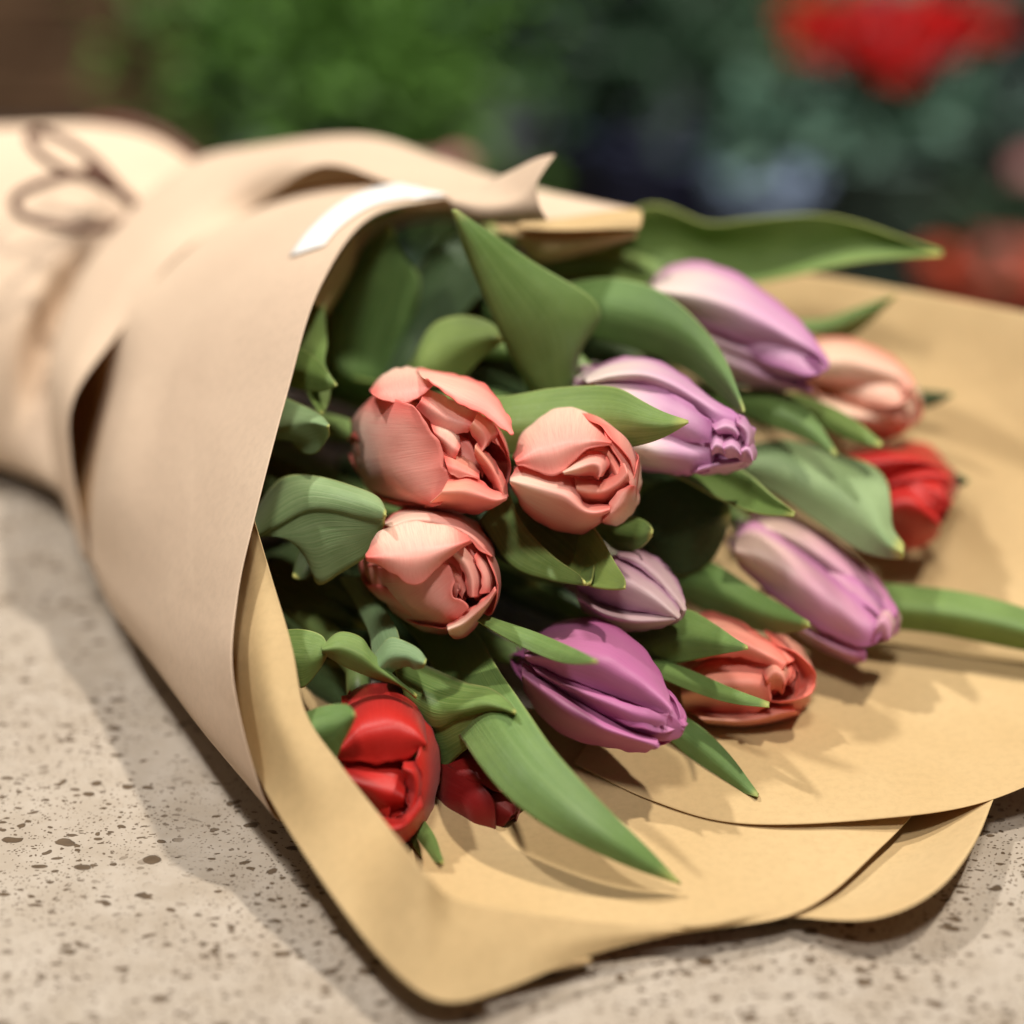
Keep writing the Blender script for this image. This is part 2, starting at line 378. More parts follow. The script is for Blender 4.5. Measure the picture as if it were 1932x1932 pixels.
# outer collar wrapped over the front sheet, running along the top to the rolled ends
L2 = [(1208, 398, .735), (1040, 364, .762), (925, 333, .78), (830, 300, .79), (680, 258, .815), (480, 281, .835), (350, 312, .84), (205, 440, .825), (130, 570, .805), (97, 710, .785), (106, 880, .762), (162, 1055, .722)]
R2 = [(1206, 428, .715), (1050, 416, .715), (935, 398, .712), (850, 376, .708), (740, 346, .722), (605, 311, .742), (478, 391, .740), (335, 481, .742), (226, 624, .728), (139, 748, .718), (133, 865, .712), (168, 1048, .712)]
M2 = [(1208, 412, .716), (1045, 388, .735), (930, 362, .74), (840, 335, .742), (710, 298, .765), (545, 288, .78), (415, 345, .785), (268, 455, .778), (175, 595, .76), (113, 728, .745), (115, 875, .733), (163, 1052, .714)]
U2 = [(1190, 440, .80), (1040, 430, .85), (925, 420, .87), (830, 400, .885), (700, 370, .91), (540, 380, .92), (430, 420, .92), (300, 520, .90), (240, 640, .87), (200, 780, .85), (190, 930, .80), (200, 1060, .745)]
def fdepth(x, y):
    h = bvh.ray_cast(CP, ray(x, y).normalized())
    return None if h[0] is None else (h[0]-CP).dot(FW)
for k in (6, 7, 8, 11):
    q = fdepth(R2[k][0]+3, R2[k][1]+3)
    if q: R2[k] = (R2[k][0], R2[k][1], q-.0015)
r = rows3(U2, L2, M2, R2)
collar, _ = sheet('collar_sheet', r, 90, 30, flip=False, even=False)
# lifted corner of the front sheet
r = rows3([(842, 371, .697), (900, 352, .696), (960, 325, .69), (1010, 300, .684), (1048, 290, .678)],
          [(846, 376, .695), (900, 372, .690), (955, 366, .684), (992, 352, .679), (1020, 330, .675)],
          [(850, 382, .694), (900, 388, .686), (950, 385, .680), (990, 372, .676), (1012, 352, .674)],
          [(856, 400, .695), (905, 408, .686), (955, 405, .680), (995, 398, .676), (1018, 390, .674)],
          [(862, 412, .698), (905, 417, .690), (955, 418, .684), (1000, 417, .680), (1033, 415, .677)])
sheet('lifted_corner', r, 24, 20, flip=True, even=False)
# rolled ends of the inner sheet at the top of the mouth
r = rows3([(985, 418, .715), (1080, 408, .708), (1150, 398, .703), (1203, 394, .700)],
          [(975, 425, .700), (1075, 418, .694), (1150, 410, .692), (1212, 408, .692)],
          [(965, 431, .696), (1070, 434, .690), (1150, 432, .689), (1208, 432, .690)])
sheet('rolled_end', r, 24, 14, flip=True, mats=('paper_in', 'paper_in'), even=False)
r = rows3([(930, 424, .708), (1050, 428, .700), (1140, 434, .697), (1203, 437, .696)],
          [(950, 440, .704), (1040, 462, .697), (1130, 452, .694), (1202, 442, .694)],
          [(965, 440, .715), (1012, 493, .710), (1110, 475, .706), (1198, 449, .702)],
          [(1000, 445, .76), (1040, 480, .75), (1120, 470, .74), (1190, 447, .725)])
sheet('rolled_end', r, 24, 18, flip=True, mats=('paper_in', 'paper_in'), even=False)
# sheet lining the top of the mouth
r = rows3([(960, 405, .715), (860, 392, .712), (770, 394, .712), (695, 420, .702), (640, 480, .688), (590, 570, .665)],
          [(980, 418, .735), (870, 411, .735), (790, 411, .735), (722, 432, .728), (668, 505, .705), (612, 590, .68)],
          [(980, 420, .80), (870, 415, .80), (790, 418, .80), (730, 440, .79), (680, 510, .76), (620, 600, .73)])
sheet('lining_sheet', r, 40, 16, flip=False, mats=('paper_in', 'paper_out'), even=False)
# gathered handle below the tie
r = rows3([(-220, 330, .99), (0, 330, .98), (160, 320, .97), (300, 360, .95), (420, 450, .93)],
          [(-220, 236, .945), (0, 238, .925), (165, 233, .905), (300, 262, .885), (420, 350, .87)],
          [(-220, 300, .89), (0, 300, .875), (150, 300, .865), (280, 340, .855), (400, 420, .84)],
          [(-220, 400, .855), (0, 410, .845), (120, 420, .835), (225, 440, .835), (330, 520, .82)],
          [(-220, 520, .835), (-20, 540, .825), (75, 540, .818), (150, 540, .832), (270, 620, .80)],
          [(-220, 640, .825), (-30, 650, .818), (30, 655, .812), (100, 680, .822), (220, 760, .785)],
          [(-220, 760, .825), (-40, 770, .818), (25, 780, .812), (90, 820, .805), (190, 900, .768)],
          [(-220, 845, .835), (-40, 868, .828), (40, 890, .815), (110, 925, .79), (190, 1000, .755)])
r.append([PZ(-150, 850, .003), PZ(10, 860, .003), PZ(80, 880, .003), PZ(150, 920, .003), PZ(240, 990, .003)])
r.append([PZ(-50, 800, .003), PZ(80, 800, .003), PZ(160, 820, .003), PZ(230, 860, .003), PZ(300, 940, .003)])
r.append([P(-220, 330, .99), P(0, 330, .98), P(160, 320, .97), P(300, 360, .95), P(420, 450, .93)])
sheet('gathered_end', r, 44, 60, flip=True, even=False, wob=.004)
# white label stuck near the mouth's edge
def on_front(x, y, off):
    d = ray(x, y).normalized(); h = bvh.ray_cast(CP, d)
    if h[0] is None: h = bvh.find_nearest(P(x, y, .69))
    nrm = h[1] if h[1].dot(d) < 0 else -h[1]
    return h[0] + nrm*off
t0 = [(547, 487), (590, 432), (655, 380), (735, 353), (835, 357)]
t1 = [(612, 466), (645, 428), (700, 392), (765, 377), (842, 372)]
t0 = [Vector((a, b, 0)) for a, b in t0]; t1 = [Vector((a, b, 0)) for a, b in t1]
g = patch([t0, t1], 24, 8)
g = [[on_front(p.x, p.y, .0007) for p in row] for row in g]
o = link('label_sticker', mesh_of([g], 'label_sticker'), M['sticker'], wrap); thicken(o, .0002)
o['label'] = 'blank white sticker along the mouth edge'

# ------------------------------------------------------------------ the cord
tw = thing('twine_bow', P(180, 360, .83), 'thin brown cord tied in a bow around the gathered paper end', 'cord')
def cord(name, pts, rad=.0019, n=60): return link(name, tube([P(*p) for p in pts], rad, n, 8, name), M['twine'], tw)
cord('loop', [(205, 345, .826), (150, 328, .812), (80, 345, .802), (28, 375, .80), (45, 408, .80), (120, 428, .802), (200, 430, .808), (255, 400, .818), (215, 350, .828)])
cord('loop', [(205, 345, .826), (130, 325, .818), (75, 290, .815), (55, 255, .82), (85, 250, .828), (140, 275, .828), (190, 315, .828), (212, 348, .826)])
cord('tail', [(195, 335, .824), (225, 360, .82), (250, 385, .82), (275, 408, .828)], .0026, 20)
link('knot', tube([P(165, 318, .83), P(185, 330, .822), P(205, 345, .820), P(222, 360, .826)], lambda u: .0016+.0028*math.sin(math.pi*u), 16, 10, 'knot'), M['twine'], tw)
cord('shaded_fold_band', [(165, 240, .91), (225, 232, .898), (300, 255, .89), (370, 305, .88), (385, 340, .87)], .0036, 30)  # dark cord standing in for the shaded inside of a paper fold

# ------------------------------------------------------------------ tulips
BIND = P(90, 610, .89)
random.seed(7)
CLOSED = [(0, .25), (.10, .62), (.28, .95), (.48, 1.0), (.70, .84), (.88, .46), (1, .05)]
SLIM = [(0, .30), (.12, .72), (.3, .98), (.5, 1.0), (.72, .90), (.9, .54), (1, .07)]
CAP = [(0, .3), (.15, .72), (.4, 1.0), (.65, .97), (.84, .66), (1, .12)]
CUP = [(0, .3), (.12, .74), (.32, 1.0), (.6, 1.03), (.84, .84), (1, .50)]
OPEN = [(0, .3), (.10, .70), (.28, 1.0), (.55, 1.06), (.8, .93), (1, .72)]
INNER = [(0, .3), (.15, .7), (.4, .95), (.7, .9), (1, .55)]
def wshape(u, pk=.5, p=2.2, base=.42):
    if u < pk:
        t = u/pk; return base+(1-base)*(t*t*(3-2*t))
    t = (u-pk)/(1-pk); return max(0.0, 1-t**p)**.5
def petal(fr, L, Rr, prof, phi, w, ln=1.0, rs=1.0, pk=.55, pw=2.1, cup=.0, ruff=0.0, curl=0.0, bend=0.0, rag=0.0, spi=0.0, flare=0.0, seed=0, nu=22, nv=15):
    """a spoon: its middle line follows the profile, its sides bend round the flower's axis"""
    b, a, e1, e2 = fr
    c = e1*math.cos(phi)+e2*math.sin(phi); t = e2*math.cos(phi)-e1*math.sin(phi)
    g = []
    R0 = Rr*rs; Wm = R0*w
    for j in range(nv):
        s = -1+2*j/(nv-1); row = []
        for i in range(nu):
            u = 1-(1-i/(nu-1))**1.6
            W = wshape(u, pk, pw)*Wm
            rho = R0*(1.0-.12*u)
            x = s*W
            lat = rho*math.sin(x/rho); drop = rho*(1-math.cos(x/rho))
            rr = R0*lerp1(prof, u) - drop
            rr += R0*flare*s*s*u + R0*spi*s*u
            nz = noise.noise(Vector((u*1.9, s*.9+seed*5.3, seed*1.7)))
            rr += R0*ruff*nz*(.2+.8*u) + R0*curl*max(0, u-.55)**2*6
            fine = noise.noise(Vector((s*5.1, u*3, seed*3.1+9)))
            rr += R0*rag*fine*(u**2)
            z = L*ln*(u-.035*s*s*(1-u)) + L*rag*.35*noise.noise(Vector((s*4.5, seed*3.1, u)))*u**3
            row.append(b + a*z + c*rr + t*lat + c*(R0*bend*u*u))
        g.append(row)
    return mesh_of([g], 'petal')
TUL = {}
def tulip(key, base, tip, rad, mat, petals, label, prof=CLOSED, roll=0.0, mat_in=None):
    b, t = P(*base), P(*tip)
    a = (t-b); L = a.length; a.normalize()
    tc = (CP-(b+t)*.5).normalized(); e1 = (tc-a*tc.dot(a)).normalized(); e2 = a.cross(e1)
    tl = thing('tulip', b, label, 'tulip', 'cut tulips in the bouquet')
    for k, q in enumerate(petals):
        q = dict(q); mm = q.pop('m', mat); pf = q.pop('prof', prof); phi = R(q.pop('phi')+roll); w = R(q.pop('w', 62))
        o = link('petal', petal((b, a, e1, e2), L, rad, pf, phi, w, seed=k+len(TUL)*3.7, **q), M[mm], tl)
        thicken(o, .00032, 0, sub=1)
    d = BIND + Vector((random.uniform(-.025, .025), random.uniform(-.02, .02), random.uniform(-.03, .02)))
    link('stem', tube([b+a*.004, b-a*.03, b.lerp(d, .55)-a*.01, d], lambda u: .0036+.001*u, 24, 8, 'stem'), M['stem'], tl)
    TUL[key] = tl
    return tl
# plain six petal buds
def six(p0=-45, w=58, wi=50, rs_in=.90, **k):
    o = []
    for i in range(3): o.append(dict(phi=p0+10+60+120*i, w=wi, rs=rs_in, ln=1.0, pk=.5, **k))
    for i in range(3): o.append(dict(phi=p0+120*i, w=w, rs=1.0+.02*i, ln=[1.0, .93, .97][i], pk=.48, **k))
    return o
T = tulip
def hand(key, mat, depths, *rows, tr=False, tip=None, wob=.0007):
    """a visible petal given by its two edges and its middle line"""
    rv = []
    for k, r_ in enumerate(rows):
        n = len(r_)
        rv.append([P(x, y, depths[k] + ((tip-depths[k])*(i/(n-1))**1.5 if tip else 0)) for i, (x, y) in enumerate(r_)])
    if len(rv) == 2:
        md = [(a+b)*.5 + (CP-(a+b)*.5).normalized()*.002 for a, b in zip(resample(rv[0], 8), resample(rv[1], 8))]
        rv = [resample(rv[0], 8), md, resample(rv[1], 8)]
    g = patch(rv, 26, 15)
    sd = len(bpy.data.meshes)*.37
    for a_ in range(len(g)):
        for b_ in range(len(g[0])):
            p = g[a_][b_]; q = p*130+Vector((sd, 2, sd*2)); e = abs(a_/(len(g)-1)-.5)*2
            g[a_][b_] = p + (CP-p).normalized()*wob*noise.noise(q) + Vector((noise.noise(p*420+Vector((sd, 0, 0))), 0, noise.noise(p*420+Vector((0, sd, 5)))))*.0009*e**4
    if tr: g = [[g[a_][b_] for a_ in range(len(g))] for b_ in range(len(g[0]))]
    o = link('petal', mesh_of([g], 'petal'), M[mat], TUL[key]); thicken(o, .00035, 0, sub=1)
    return o
def rosette(ph, mats, r=(.92, .76, .56, .34), ln=(.97, .94, .91, .88), ruff=.07, n=(3, 3, 2, 2), w=(64, 64, 80, 84), spi=.05):
    """inner petals of a many-petalled tulip, closing over each other towards the middle"""
    o = []
    for k in (3, 2, 1, 0):
        for i in range(n[k]):
            o.append(dict(phi=ph+k*53+360/n[k]*i, w=w[k], rs=r[k]*(1+.06*((i*7+k*3) % 3-1)), ln=ln[k]*(1-.035*((i*2+k) % 3)), ruff=ruff, rag=.03, spi=spi, prof=CAP, m=mats[(i+k) % len(mats)], pk=.62, pw=2.6))
    return o
TAPER = [(0, .3), (.12, .72), (.3, .98), (.45, 1.0), (.65, .86), (.85, .50), (1, .08)]
T('lilac_top', (1243, 545, .725), (1556, 705, .668), 0.0106, 'lilac', [
   dict(phi=15, w=64, rs=.90, ln=.96, flare=0), dict(phi=130, w=60, rs=.86, ln=.94, flare=0), dict(phi=250, w=60, rs=.86, ln=.94, flare=0),
   dict(phi=85, w=56, rs=1.02, ln=.92, pw=1.7, flare=.04), dict(phi=190, w=70, rs=1.0, ln=.96, flare=0), dict(phi=-45, w=72, rs=1.05, ln=1.0, flare=0, pw=1.7)],
   'pale lilac tulip nearest the top, its bud in front of the long back leaf', TAPER)
T('lilac_double', (1105, 715, .675), (1412, 862, .628), 0.0100, 'lilac',
   rosette(10, ('lilac', 'lilac2'), r=(.92, .76, .56, .36), ruff=.12, n=(5, 4, 3, 2), w=(38, 46, 60, 80)) + [
   dict(phi=72, w=58, rs=1.0, ln=.88, ruff=.06, rag=.05, prof=SLIM), dict(phi=-80, w=52, rs=1.0, ln=.95, ruff=.06), dict(phi=195, w=62, rs=1.0), dict(phi=-12, w=40, rs=1.03, ln=.90, ruff=.10)],
   'lilac tulip with a crinkled many-petalled tip beside the broad pale leaf', SLIM)
T('peach_right', (1495, 700, .745), (1722, 780, .70), 0.0096, 'peach', rosette(0, ('peach',), r=(.9, .7, .5, .3), n=(3, 3, 2, 2)) + [
   dict(phi=70, w=62, rs=1.0, ln=.97), dict(phi=190, w=64, rs=1.0), dict(phi=-45, w=66, rs=1.03, ln=.98)],
   'peach tulip bud farthest right, above the red one', CUP)
T('red_right', (1575, 915, .74), (1788, 953, .69), 0.0107, 'red', [
   dict(phi=10, w=58, rs=.92, ln=1.0), dict(phi=130, w=60, rs=.9), dict(phi=250, w=60, rs=.9),
   dict(phi=-48, w=48, rs=1.03, ln=.98), dict(phi=75, w=52, rs=1.08, ln=.96, pw=2.8), dict(phi=190, w=64, rs=1.0)],
   'scarlet tulip on the right beside the wide pale leaf tip', SLIM)
T('coral_open', (692, 824, .66), (918, 890, .612), .0180, 'coral',
   rosette(30, ('coral_deep',), r=(.80, .66, .5, .32), ln=(.92, .88, .85, .82), ruff=.12) + [
   dict(phi=120, w=54, rs=.96, ln=.98, pk=.62, pw=2.6), dict(phi=200, w=60, rs=.98, ln=1.0, pk=.6), dict(phi=-110, w=52, rs=.96, ln=.98, pk=.62, pw=2.6)],
   'large opened coral tulip with ruffled inner petals, uppermost of the coral ones', CUP)
k = 'coral_open'
hand(k, 'coral', (.655, .616, .608), [(704, 746), (668, 785), (663, 830), (675, 890), (705, 937), (755, 960), (800, 963)], [(742, 752), (725, 790), (722, 840), (735, 890), (760, 925), (790, 945), (815, 957)], [(780, 764), (802, 800), (830, 838), (836, 862), (839, 880), (852, 897), (846, 925), (830, 952)], tr=True)
hand(k, 'coral', (.645, .620, .613), [(697, 736), (725, 706), (765, 693), (800, 698), (820, 712)], [(700, 742), (735, 728), (770, 722), (800, 720), (820, 716)], [(705, 746), (730, 756), (765, 760), (795, 747), (818, 722)], tr=True)
hand(k, 'coral', (.640, .616, .611), [(785, 694), (840, 703), (890, 715), (930, 740), (956, 780), (970, 818)], [(795, 710), (845, 724), (890, 740), (927, 760), (952, 790), (968, 820)], [(805, 716), (838, 742), (868, 764), (905, 780), (932, 797), (964, 821)], tip=.603)
hand(k, 'coral_deep', (.608, .601, .620), [(846, 904), (880, 899), (905, 905), (935, 925), (956, 935)], [(830, 932), (870, 932), (905, 940), (935, 946), (957, 940)], [(798, 958), (850, 964), (885, 970), (925, 961), (953, 945)])
hand(k, 'coral_deep', (.612, .607, .612), [(898, 835), (930, 866), (949, 900), (958, 936)], [(896, 845), (922, 875), (940, 905), (952, 938)], [(895, 856), (912, 885), (928, 915), (944, 936)])
hand(k, 'coral', (.624, .612, .613), [(800, 730), (835, 748), (870, 768), (902, 777)], [(795, 752), (830, 774), (865, 790), (897, 800)], [(785, 768), (810, 796), (845, 816), (882, 816)], tr=True)
hand(k, 'coral', (.614, .609, .612), [(812, 798), (840, 803), (862, 814), (869, 836)], [(818, 814), (840, 829), (856, 843), (866, 850)], [(822, 828), (838, 850), (846, 870), (852, 882)], tr=True)
hand(k, 'coral_deep', (.616, .607, .606), [(834, 845), (862, 852), (890, 868), (905, 890)], [(840, 870), (865, 880), (887, 890), (904, 899)], [(848, 897), (870, 900), (890, 902), (906, 905)], tr=True)
hand(k, 'coral_deep', (.618, .609, .612), [(900, 778), (925, 793), (937, 815), (924, 838)], [(893, 795), (912, 812), (921, 830), (913, 847)], [(883, 810), (898, 830), (904, 850), (902, 866)])
hand(k, 'coral_deep', (.622, .616, .616), [(862, 840), (885, 830), (905, 850), (915, 880)], [(872, 860), (890, 858), (905, 872), (912, 892)], [(885, 880), (895, 882), (904, 890), (910, 902)])
T('coral_round', (1008, 860, .655), (1146, 896, .604), .0164, 'coral',
   rosette(0, ('coral_deep',), r=(.80, .66, .5, .3), ln=(.95, .92, .9, .86), ruff=.06) + [
   dict(phi=160, w=54, rs=1.0, ln=1.0, pk=.62, pw=2.6), dict(phi=225, w=56, rs=.98, ln=1.0, pk=.62, pw=2.6), dict(phi=100, w=50, rs=.94, ln=.94, pk=.62)],
   'rounded coral tulip facing out, right of the other two coral ones', CUP)
k = 'coral_round'
hand(k, 'coral', (.632, .602, .599), [(969, 864), (985, 818), (1030, 778), (1085, 762), (1126, 778), (1153, 830)], [(971, 869), (1000, 845), (1040, 830), (1085, 820), (1122, 822), (1154, 834)], [(974, 875), (1010, 887), (1050, 898), (1085, 867), (1120, 843), (1154, 838)], tr=True)
hand(k, 'coral', (.606, .597, .622), [(964, 899), (985, 879), (1030, 893), (1075, 900), (1095, 922), (1098, 948), (1125, 951), (1152, 953)], [(962, 908), (990, 920), (1030, 932), (1065, 944), (1090, 962), (1110, 970), (1130, 970), (1151, 962)], [(965, 916), (985, 955), (1015, 983), (1055, 1003), (1090, 1008), (1110, 1002), (1135, 985), (1151, 968)])
hand(k, 'coral', (.630, .610, .606), [(1136, 798), (1168, 815), (1195, 850), (1209, 890), (1206, 925), (1196, 950)], [(1140, 815), (1166, 835), (1187, 868), (1198, 900), (1196, 925), (1188, 945)], [(1145, 830), (1160, 857), (1177, 890), (1187, 912), (1185, 925), (1180, 940)], tr=True)
hand(k, 'coral', (.624, .603, .602), [(1203, 918), (1206, 940), (1193, 968), (1171, 987), (1151, 990), (1137, 984)], [(1195, 916), (1185, 935), (1174, 955), (1160, 970), (1148, 976), (1137, 982)], [(1185, 916), (1165, 928), (1153, 946), (1147, 960), (1142, 970), (1136, 980)], tr=True)
hand(k, 'coral', (.604, .596, .603), [(1060, 890), (1090, 866), (1115, 853), (1138, 856), (1148, 875), (1139, 897)], [(1063, 892), (1095, 882), (1118, 875), (1131, 879), (1134, 890), (1131, 900)], [(1065, 895), (1092, 898), (1112, 896), (1120, 898), (1125, 901), (1128, 905)])
hand(k, 'coral_deep', (.606, .601, .611), [(1083, 898), (1110, 904), (1132, 908), (1158, 892), (1178, 870)], [(1088, 925), (1115, 930), (1140, 928), (1168, 912), (1185, 894)], [(1094, 948), (1118, 952), (1145, 948), (1172, 931), (1188, 912)])
hand(k, 'coral_deep', (.611, .604, .608), [(1120, 842), (1148, 837), (1166, 862), (1182, 890)], [(1120, 850), (1142, 854), (1156, 875), (1167, 897)], [(1116, 858), (1138, 864), (1148, 880), (1152, 906)])
hand(k, 'coral_deep', (.613, .609, .611), [(1075, 880), (1105, 850), (1130, 843), (1150, 860)], [(1080, 890), (1105, 865), (1128, 858), (1145, 870)], [(1085, 900), (1108, 882), (1128, 872), (1142, 882)])
T('coral_lower', (715, 1040, .652), (890, 1118, .600), .0170, 'coral',
   rosette(20, ('coral_deep',), r=(.80, .66, .5, .32), ln=(.93, .9, .88, .84), ruff=.08) + [
   dict(phi=150, w=54, rs=.90, ln=.98, pk=.62, pw=2.6), dict(phi=215, w=54, rs=1.0, ln=1.0, pk=.6), dict(phi=-95, w=50, rs=.92, ln=.94, pk=.6), dict(phi=90, w=50, rs=.78, ln=.90, pk=.62)],
   'coral tulip with a turned-back petal, below the large opened one', CUP)
k = 'coral_lower'
hand(k, 'coral', (.630, .607, .604), [(722, 988), (755, 962), (810, 957), (860, 964), (905, 994), (931, 1030), (933, 1048)], [(730, 992), (770, 976), (815, 975), (860, 985), (896, 1010), (920, 1035), (930, 1050)], [(742, 997), (785, 987), (830, 996), (868, 1012), (890, 1019), (905, 1036), (926, 1051)])
hand(k, 'coral', (.632, .604, .598), [(690, 1062), (704, 1100), (725, 1136), (760, 1169), (805, 1191), (846, 1196)], [(748, 1075), (765, 1103), (785, 1130), (810, 1150), (835, 1166), (856, 1176)], [(798, 1055), (842, 1062), (856, 1095), (851, 1120), (870, 1131), (885, 1148)], tr=True)
hand(k, 'coral', (.601, .597, .616), [(843, 1180), (870, 1165), (890, 1146), (915, 1130), (934, 1108)], [(845, 1190), (872, 1180), (897, 1160), (918, 1140), (936, 1114)], [(848, 1199), (868, 1204), (890, 1190), (915, 1156), (936, 1120)])
hand(k, 'coral', (.616, .604, .602), [(903, 1036), (926, 1060), (936, 1090), (934, 1122)], [(898, 1044), (913, 1065), (923, 1090), (922, 1119)], [(893, 1052), (903, 1075), (910, 1100), (908, 1121)], tr=True)
hand(k, 'coral', (.608, .598, .600), [(828, 1006), (865, 1017), (896, 1050), (909, 1090), (906, 1127)], [(833, 1024), (862, 1040), (883, 1065), (894, 1095), (894, 1127)], [(838, 1041), (858, 1055), (872, 1075), (880, 1100), (884, 1127)])
hand(k, 'coral_deep', (.608, .603, .604), [(838, 1048), (865, 1064), (881, 1085), (887, 1107)], [(846, 1070), (862, 1085), (871, 1100), (877, 1116)], [(852, 1094), (862, 1106), (867, 1119), (872, 1130)])
o = hand(k, 'coral', (.604, .594, .596), [(690, 1046), (718, 1002), (780, 984), (842, 992), (884, 1012)], [(690, 1050), (732, 1046), (790, 1048), (846, 1030), (886, 1018)], [(692, 1056), (738, 1080), (787, 1105), (838, 1058), (888, 1024)], tr=True)
o['label'] = 'petal turned back over the bud'
T('mauve_small', (1080, 1090, .655), (1295, 1157, .622), 0.0078, 'mauve', [
   dict(phi=-5, w=60, rs=.82, ln=.93, flare=0), dict(phi=115, w=60, rs=.84, ln=.93, flare=0), dict(phi=235, w=60, rs=.84, ln=.93, flare=0),
   dict(phi=92, w=66, rs=1.0, ln=.97, flare=0), dict(phi=200, w=66, rs=.98, ln=.97, flare=0), dict(phi=-72, w=52, rs=1.0, ln=.98, flare=0), dict(phi=8, w=54, rs=1.06, ln=1.0, pw=1.8, flare=0)],
   'small pale mauve tulip bud still closed, above the purple one')
T('lilac_right', (1400, 1010, .705), (1690, 1190, .652), 0.0102, 'lilac2', rosette(0, ('lilac2',), r=(.86, .66, .5, .3), ln=(.94, .93, .92, .9), n=(3, 3, 2, 2)) + [
   dict(phi=100, w=50, rs=1.07, ln=.97, pw=2.4, flare=.05), dict(phi=190, w=66, rs=1.0, flare=0), dict(phi=-78, w=60, rs=1.0, ln=.99, flare=0), dict(phi=14, w=60, rs=1.06, ln=.98, pw=2.3, flare=0)],
   'dusky pink-lilac tulip with a darker tip beside the leaf that reaches past the frame', SLIM)
T('orange_low', (1282, 1228, .67), (1512, 1283, .628), 0.0093, 'orange',
   rosette(0, ('orange', 'coral_deep'), r=(.80, .66, .5, .34), ln=(.93, .93, .92, .9), ruff=.06) + [
   dict(phi=50, w=56, rs=.92, ln=.86, pw=2.8, pk=.62), dict(phi=140, w=66, rs=1.03, ln=1.03, pk=.62, pw=2.6), dict(phi=215, w=60, rs=1.0, ln=1.03, pk=.6), dict(phi=-62, w=60, rs=1.0, ln=.92, pk=.6)],
   'orange-coral tulip on the lower right with a thin leaf across it', CUP)
T('purple', (992, 1238, .642), (1292, 1380, .592), 0.0105, 'purple', [
   dict(phi=125, w=60, rs=.82, ln=.93, flare=0), dict(phi=245, w=60, rs=.84, ln=.94, flare=0), dict(phi=5, w=60, rs=.86, ln=.96, flare=0),
   dict(phi=190, w=70, rs=1.0, ln=.97, flare=0), dict(phi=30, w=44, rs=.97, ln=1.0, flare=.0), dict(phi=92, w=56, rs=1.07, ln=.93, pw=1.8, flare=.05), dict(phi=-48, w=72, rs=1.06, ln=.97, pw=2.0, flare=.0)],
   'deep purple tulip with pointed petals lying low in the middle')
T('red_front', (672, 1322, .624), (762, 1550, .585), 0.0088, 'red',
   rosette(15, ('red',), r=(.88, .74, .58, .4), ruff=.09) + [
   dict(phi=60, w=52, rs=.96, ln=.98, ruff=.08), dict(phi=-70, w=52, rs=.98, ln=1.03, ruff=.06), dict(phi=120, w=52, rs=1.0, ln=1.0), dict(phi=185, w=60, rs=1.0), dict(phi=-120, w=52, rs=1.02, ln=1.0),
   dict(phi=-12, w=66, rs=1.05, ln=.66, ruff=.05, pk=.66, pw=2.8)],
   'glossy red tulip nearest the camera, against the tan paper edge', CUP)
T('red_low', (820, 1440, .638), (978, 1545, .596), .0118, 'red_shaded', rosette(0, ('red_shaded',), r=(.88, .66, .5, .3), n=(3, 3, 2, 2)) + [
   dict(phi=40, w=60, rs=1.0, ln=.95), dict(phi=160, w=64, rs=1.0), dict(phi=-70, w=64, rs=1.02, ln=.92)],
   'red tulip under the long front leaf, its shadow painted into the petals', CUP)


def H(k, m, *specs):
    for q in specs:
        d, tip, t, rows = q
        hand(k, m if isinstance(m, str) else m[0], d, *rows, tr=t, tip=tip)
H('purple', 'purple',
  ((.640, .600, .603), .589, False, ([(990, 1225), (1020, 1192), (1070, 1168), (1130, 1168), (1190, 1198), (1235, 1252), (1260, 1305), (1268, 1338)], [(990, 1235), (1040, 1225), (1100, 1225), (1150, 1240), (1200, 1275), (1235, 1305), (1258, 1328), (1268, 1342)], [(992, 1245), (1040, 1268), (1100, 1292), (1160, 1315), (1210, 1333), (1240, 1343), (1258, 1348), (1267, 1346)])),
  ((.605, .601, .606), .590, False, ([(1000, 1250), (1060, 1278), (1130, 1305), (1200, 1332), (1262, 1350)], [(1010, 1265), (1070, 1295), (1140, 1325), (1205, 1350), (1258, 1360)], [(1020, 1275), (1080, 1315), (1150, 1350), (1210, 1370), (1260, 1368)])),
  ((.608, .600, .604), .590, False, ([(1245, 1285), (1276, 1320), (1292, 1350), (1296, 1367)], [(1240, 1320), (1268, 1342), (1284, 1358), (1294, 1369)], [(1230, 1362), (1252, 1370), (1272, 1374), (1292, 1371)])),
  ((.608, .602, .610), .591, False, ([(1180, 1352), (1230, 1368), (1265, 1370), (1294, 1367)], [(1190, 1370), (1235, 1382), (1265, 1384), (1291, 1375)], [(1200, 1380), (1240, 1394), (1268, 1393), (1290, 1380)])),
  ((.614, .600, .628), .590, False, ([(985, 1250), (1040, 1275), (1090, 1305), (1150, 1348), (1205, 1380), (1235, 1392), (1244, 1403)], [(985, 1275), (1030, 1310), (1080, 1345), (1140, 1375), (1195, 1393), (1228, 1402), (1244, 1408)], [(988, 1300), (1015, 1345), (1060, 1385), (1120, 1405), (1180, 1416), (1220, 1418), (1243, 1412)])))
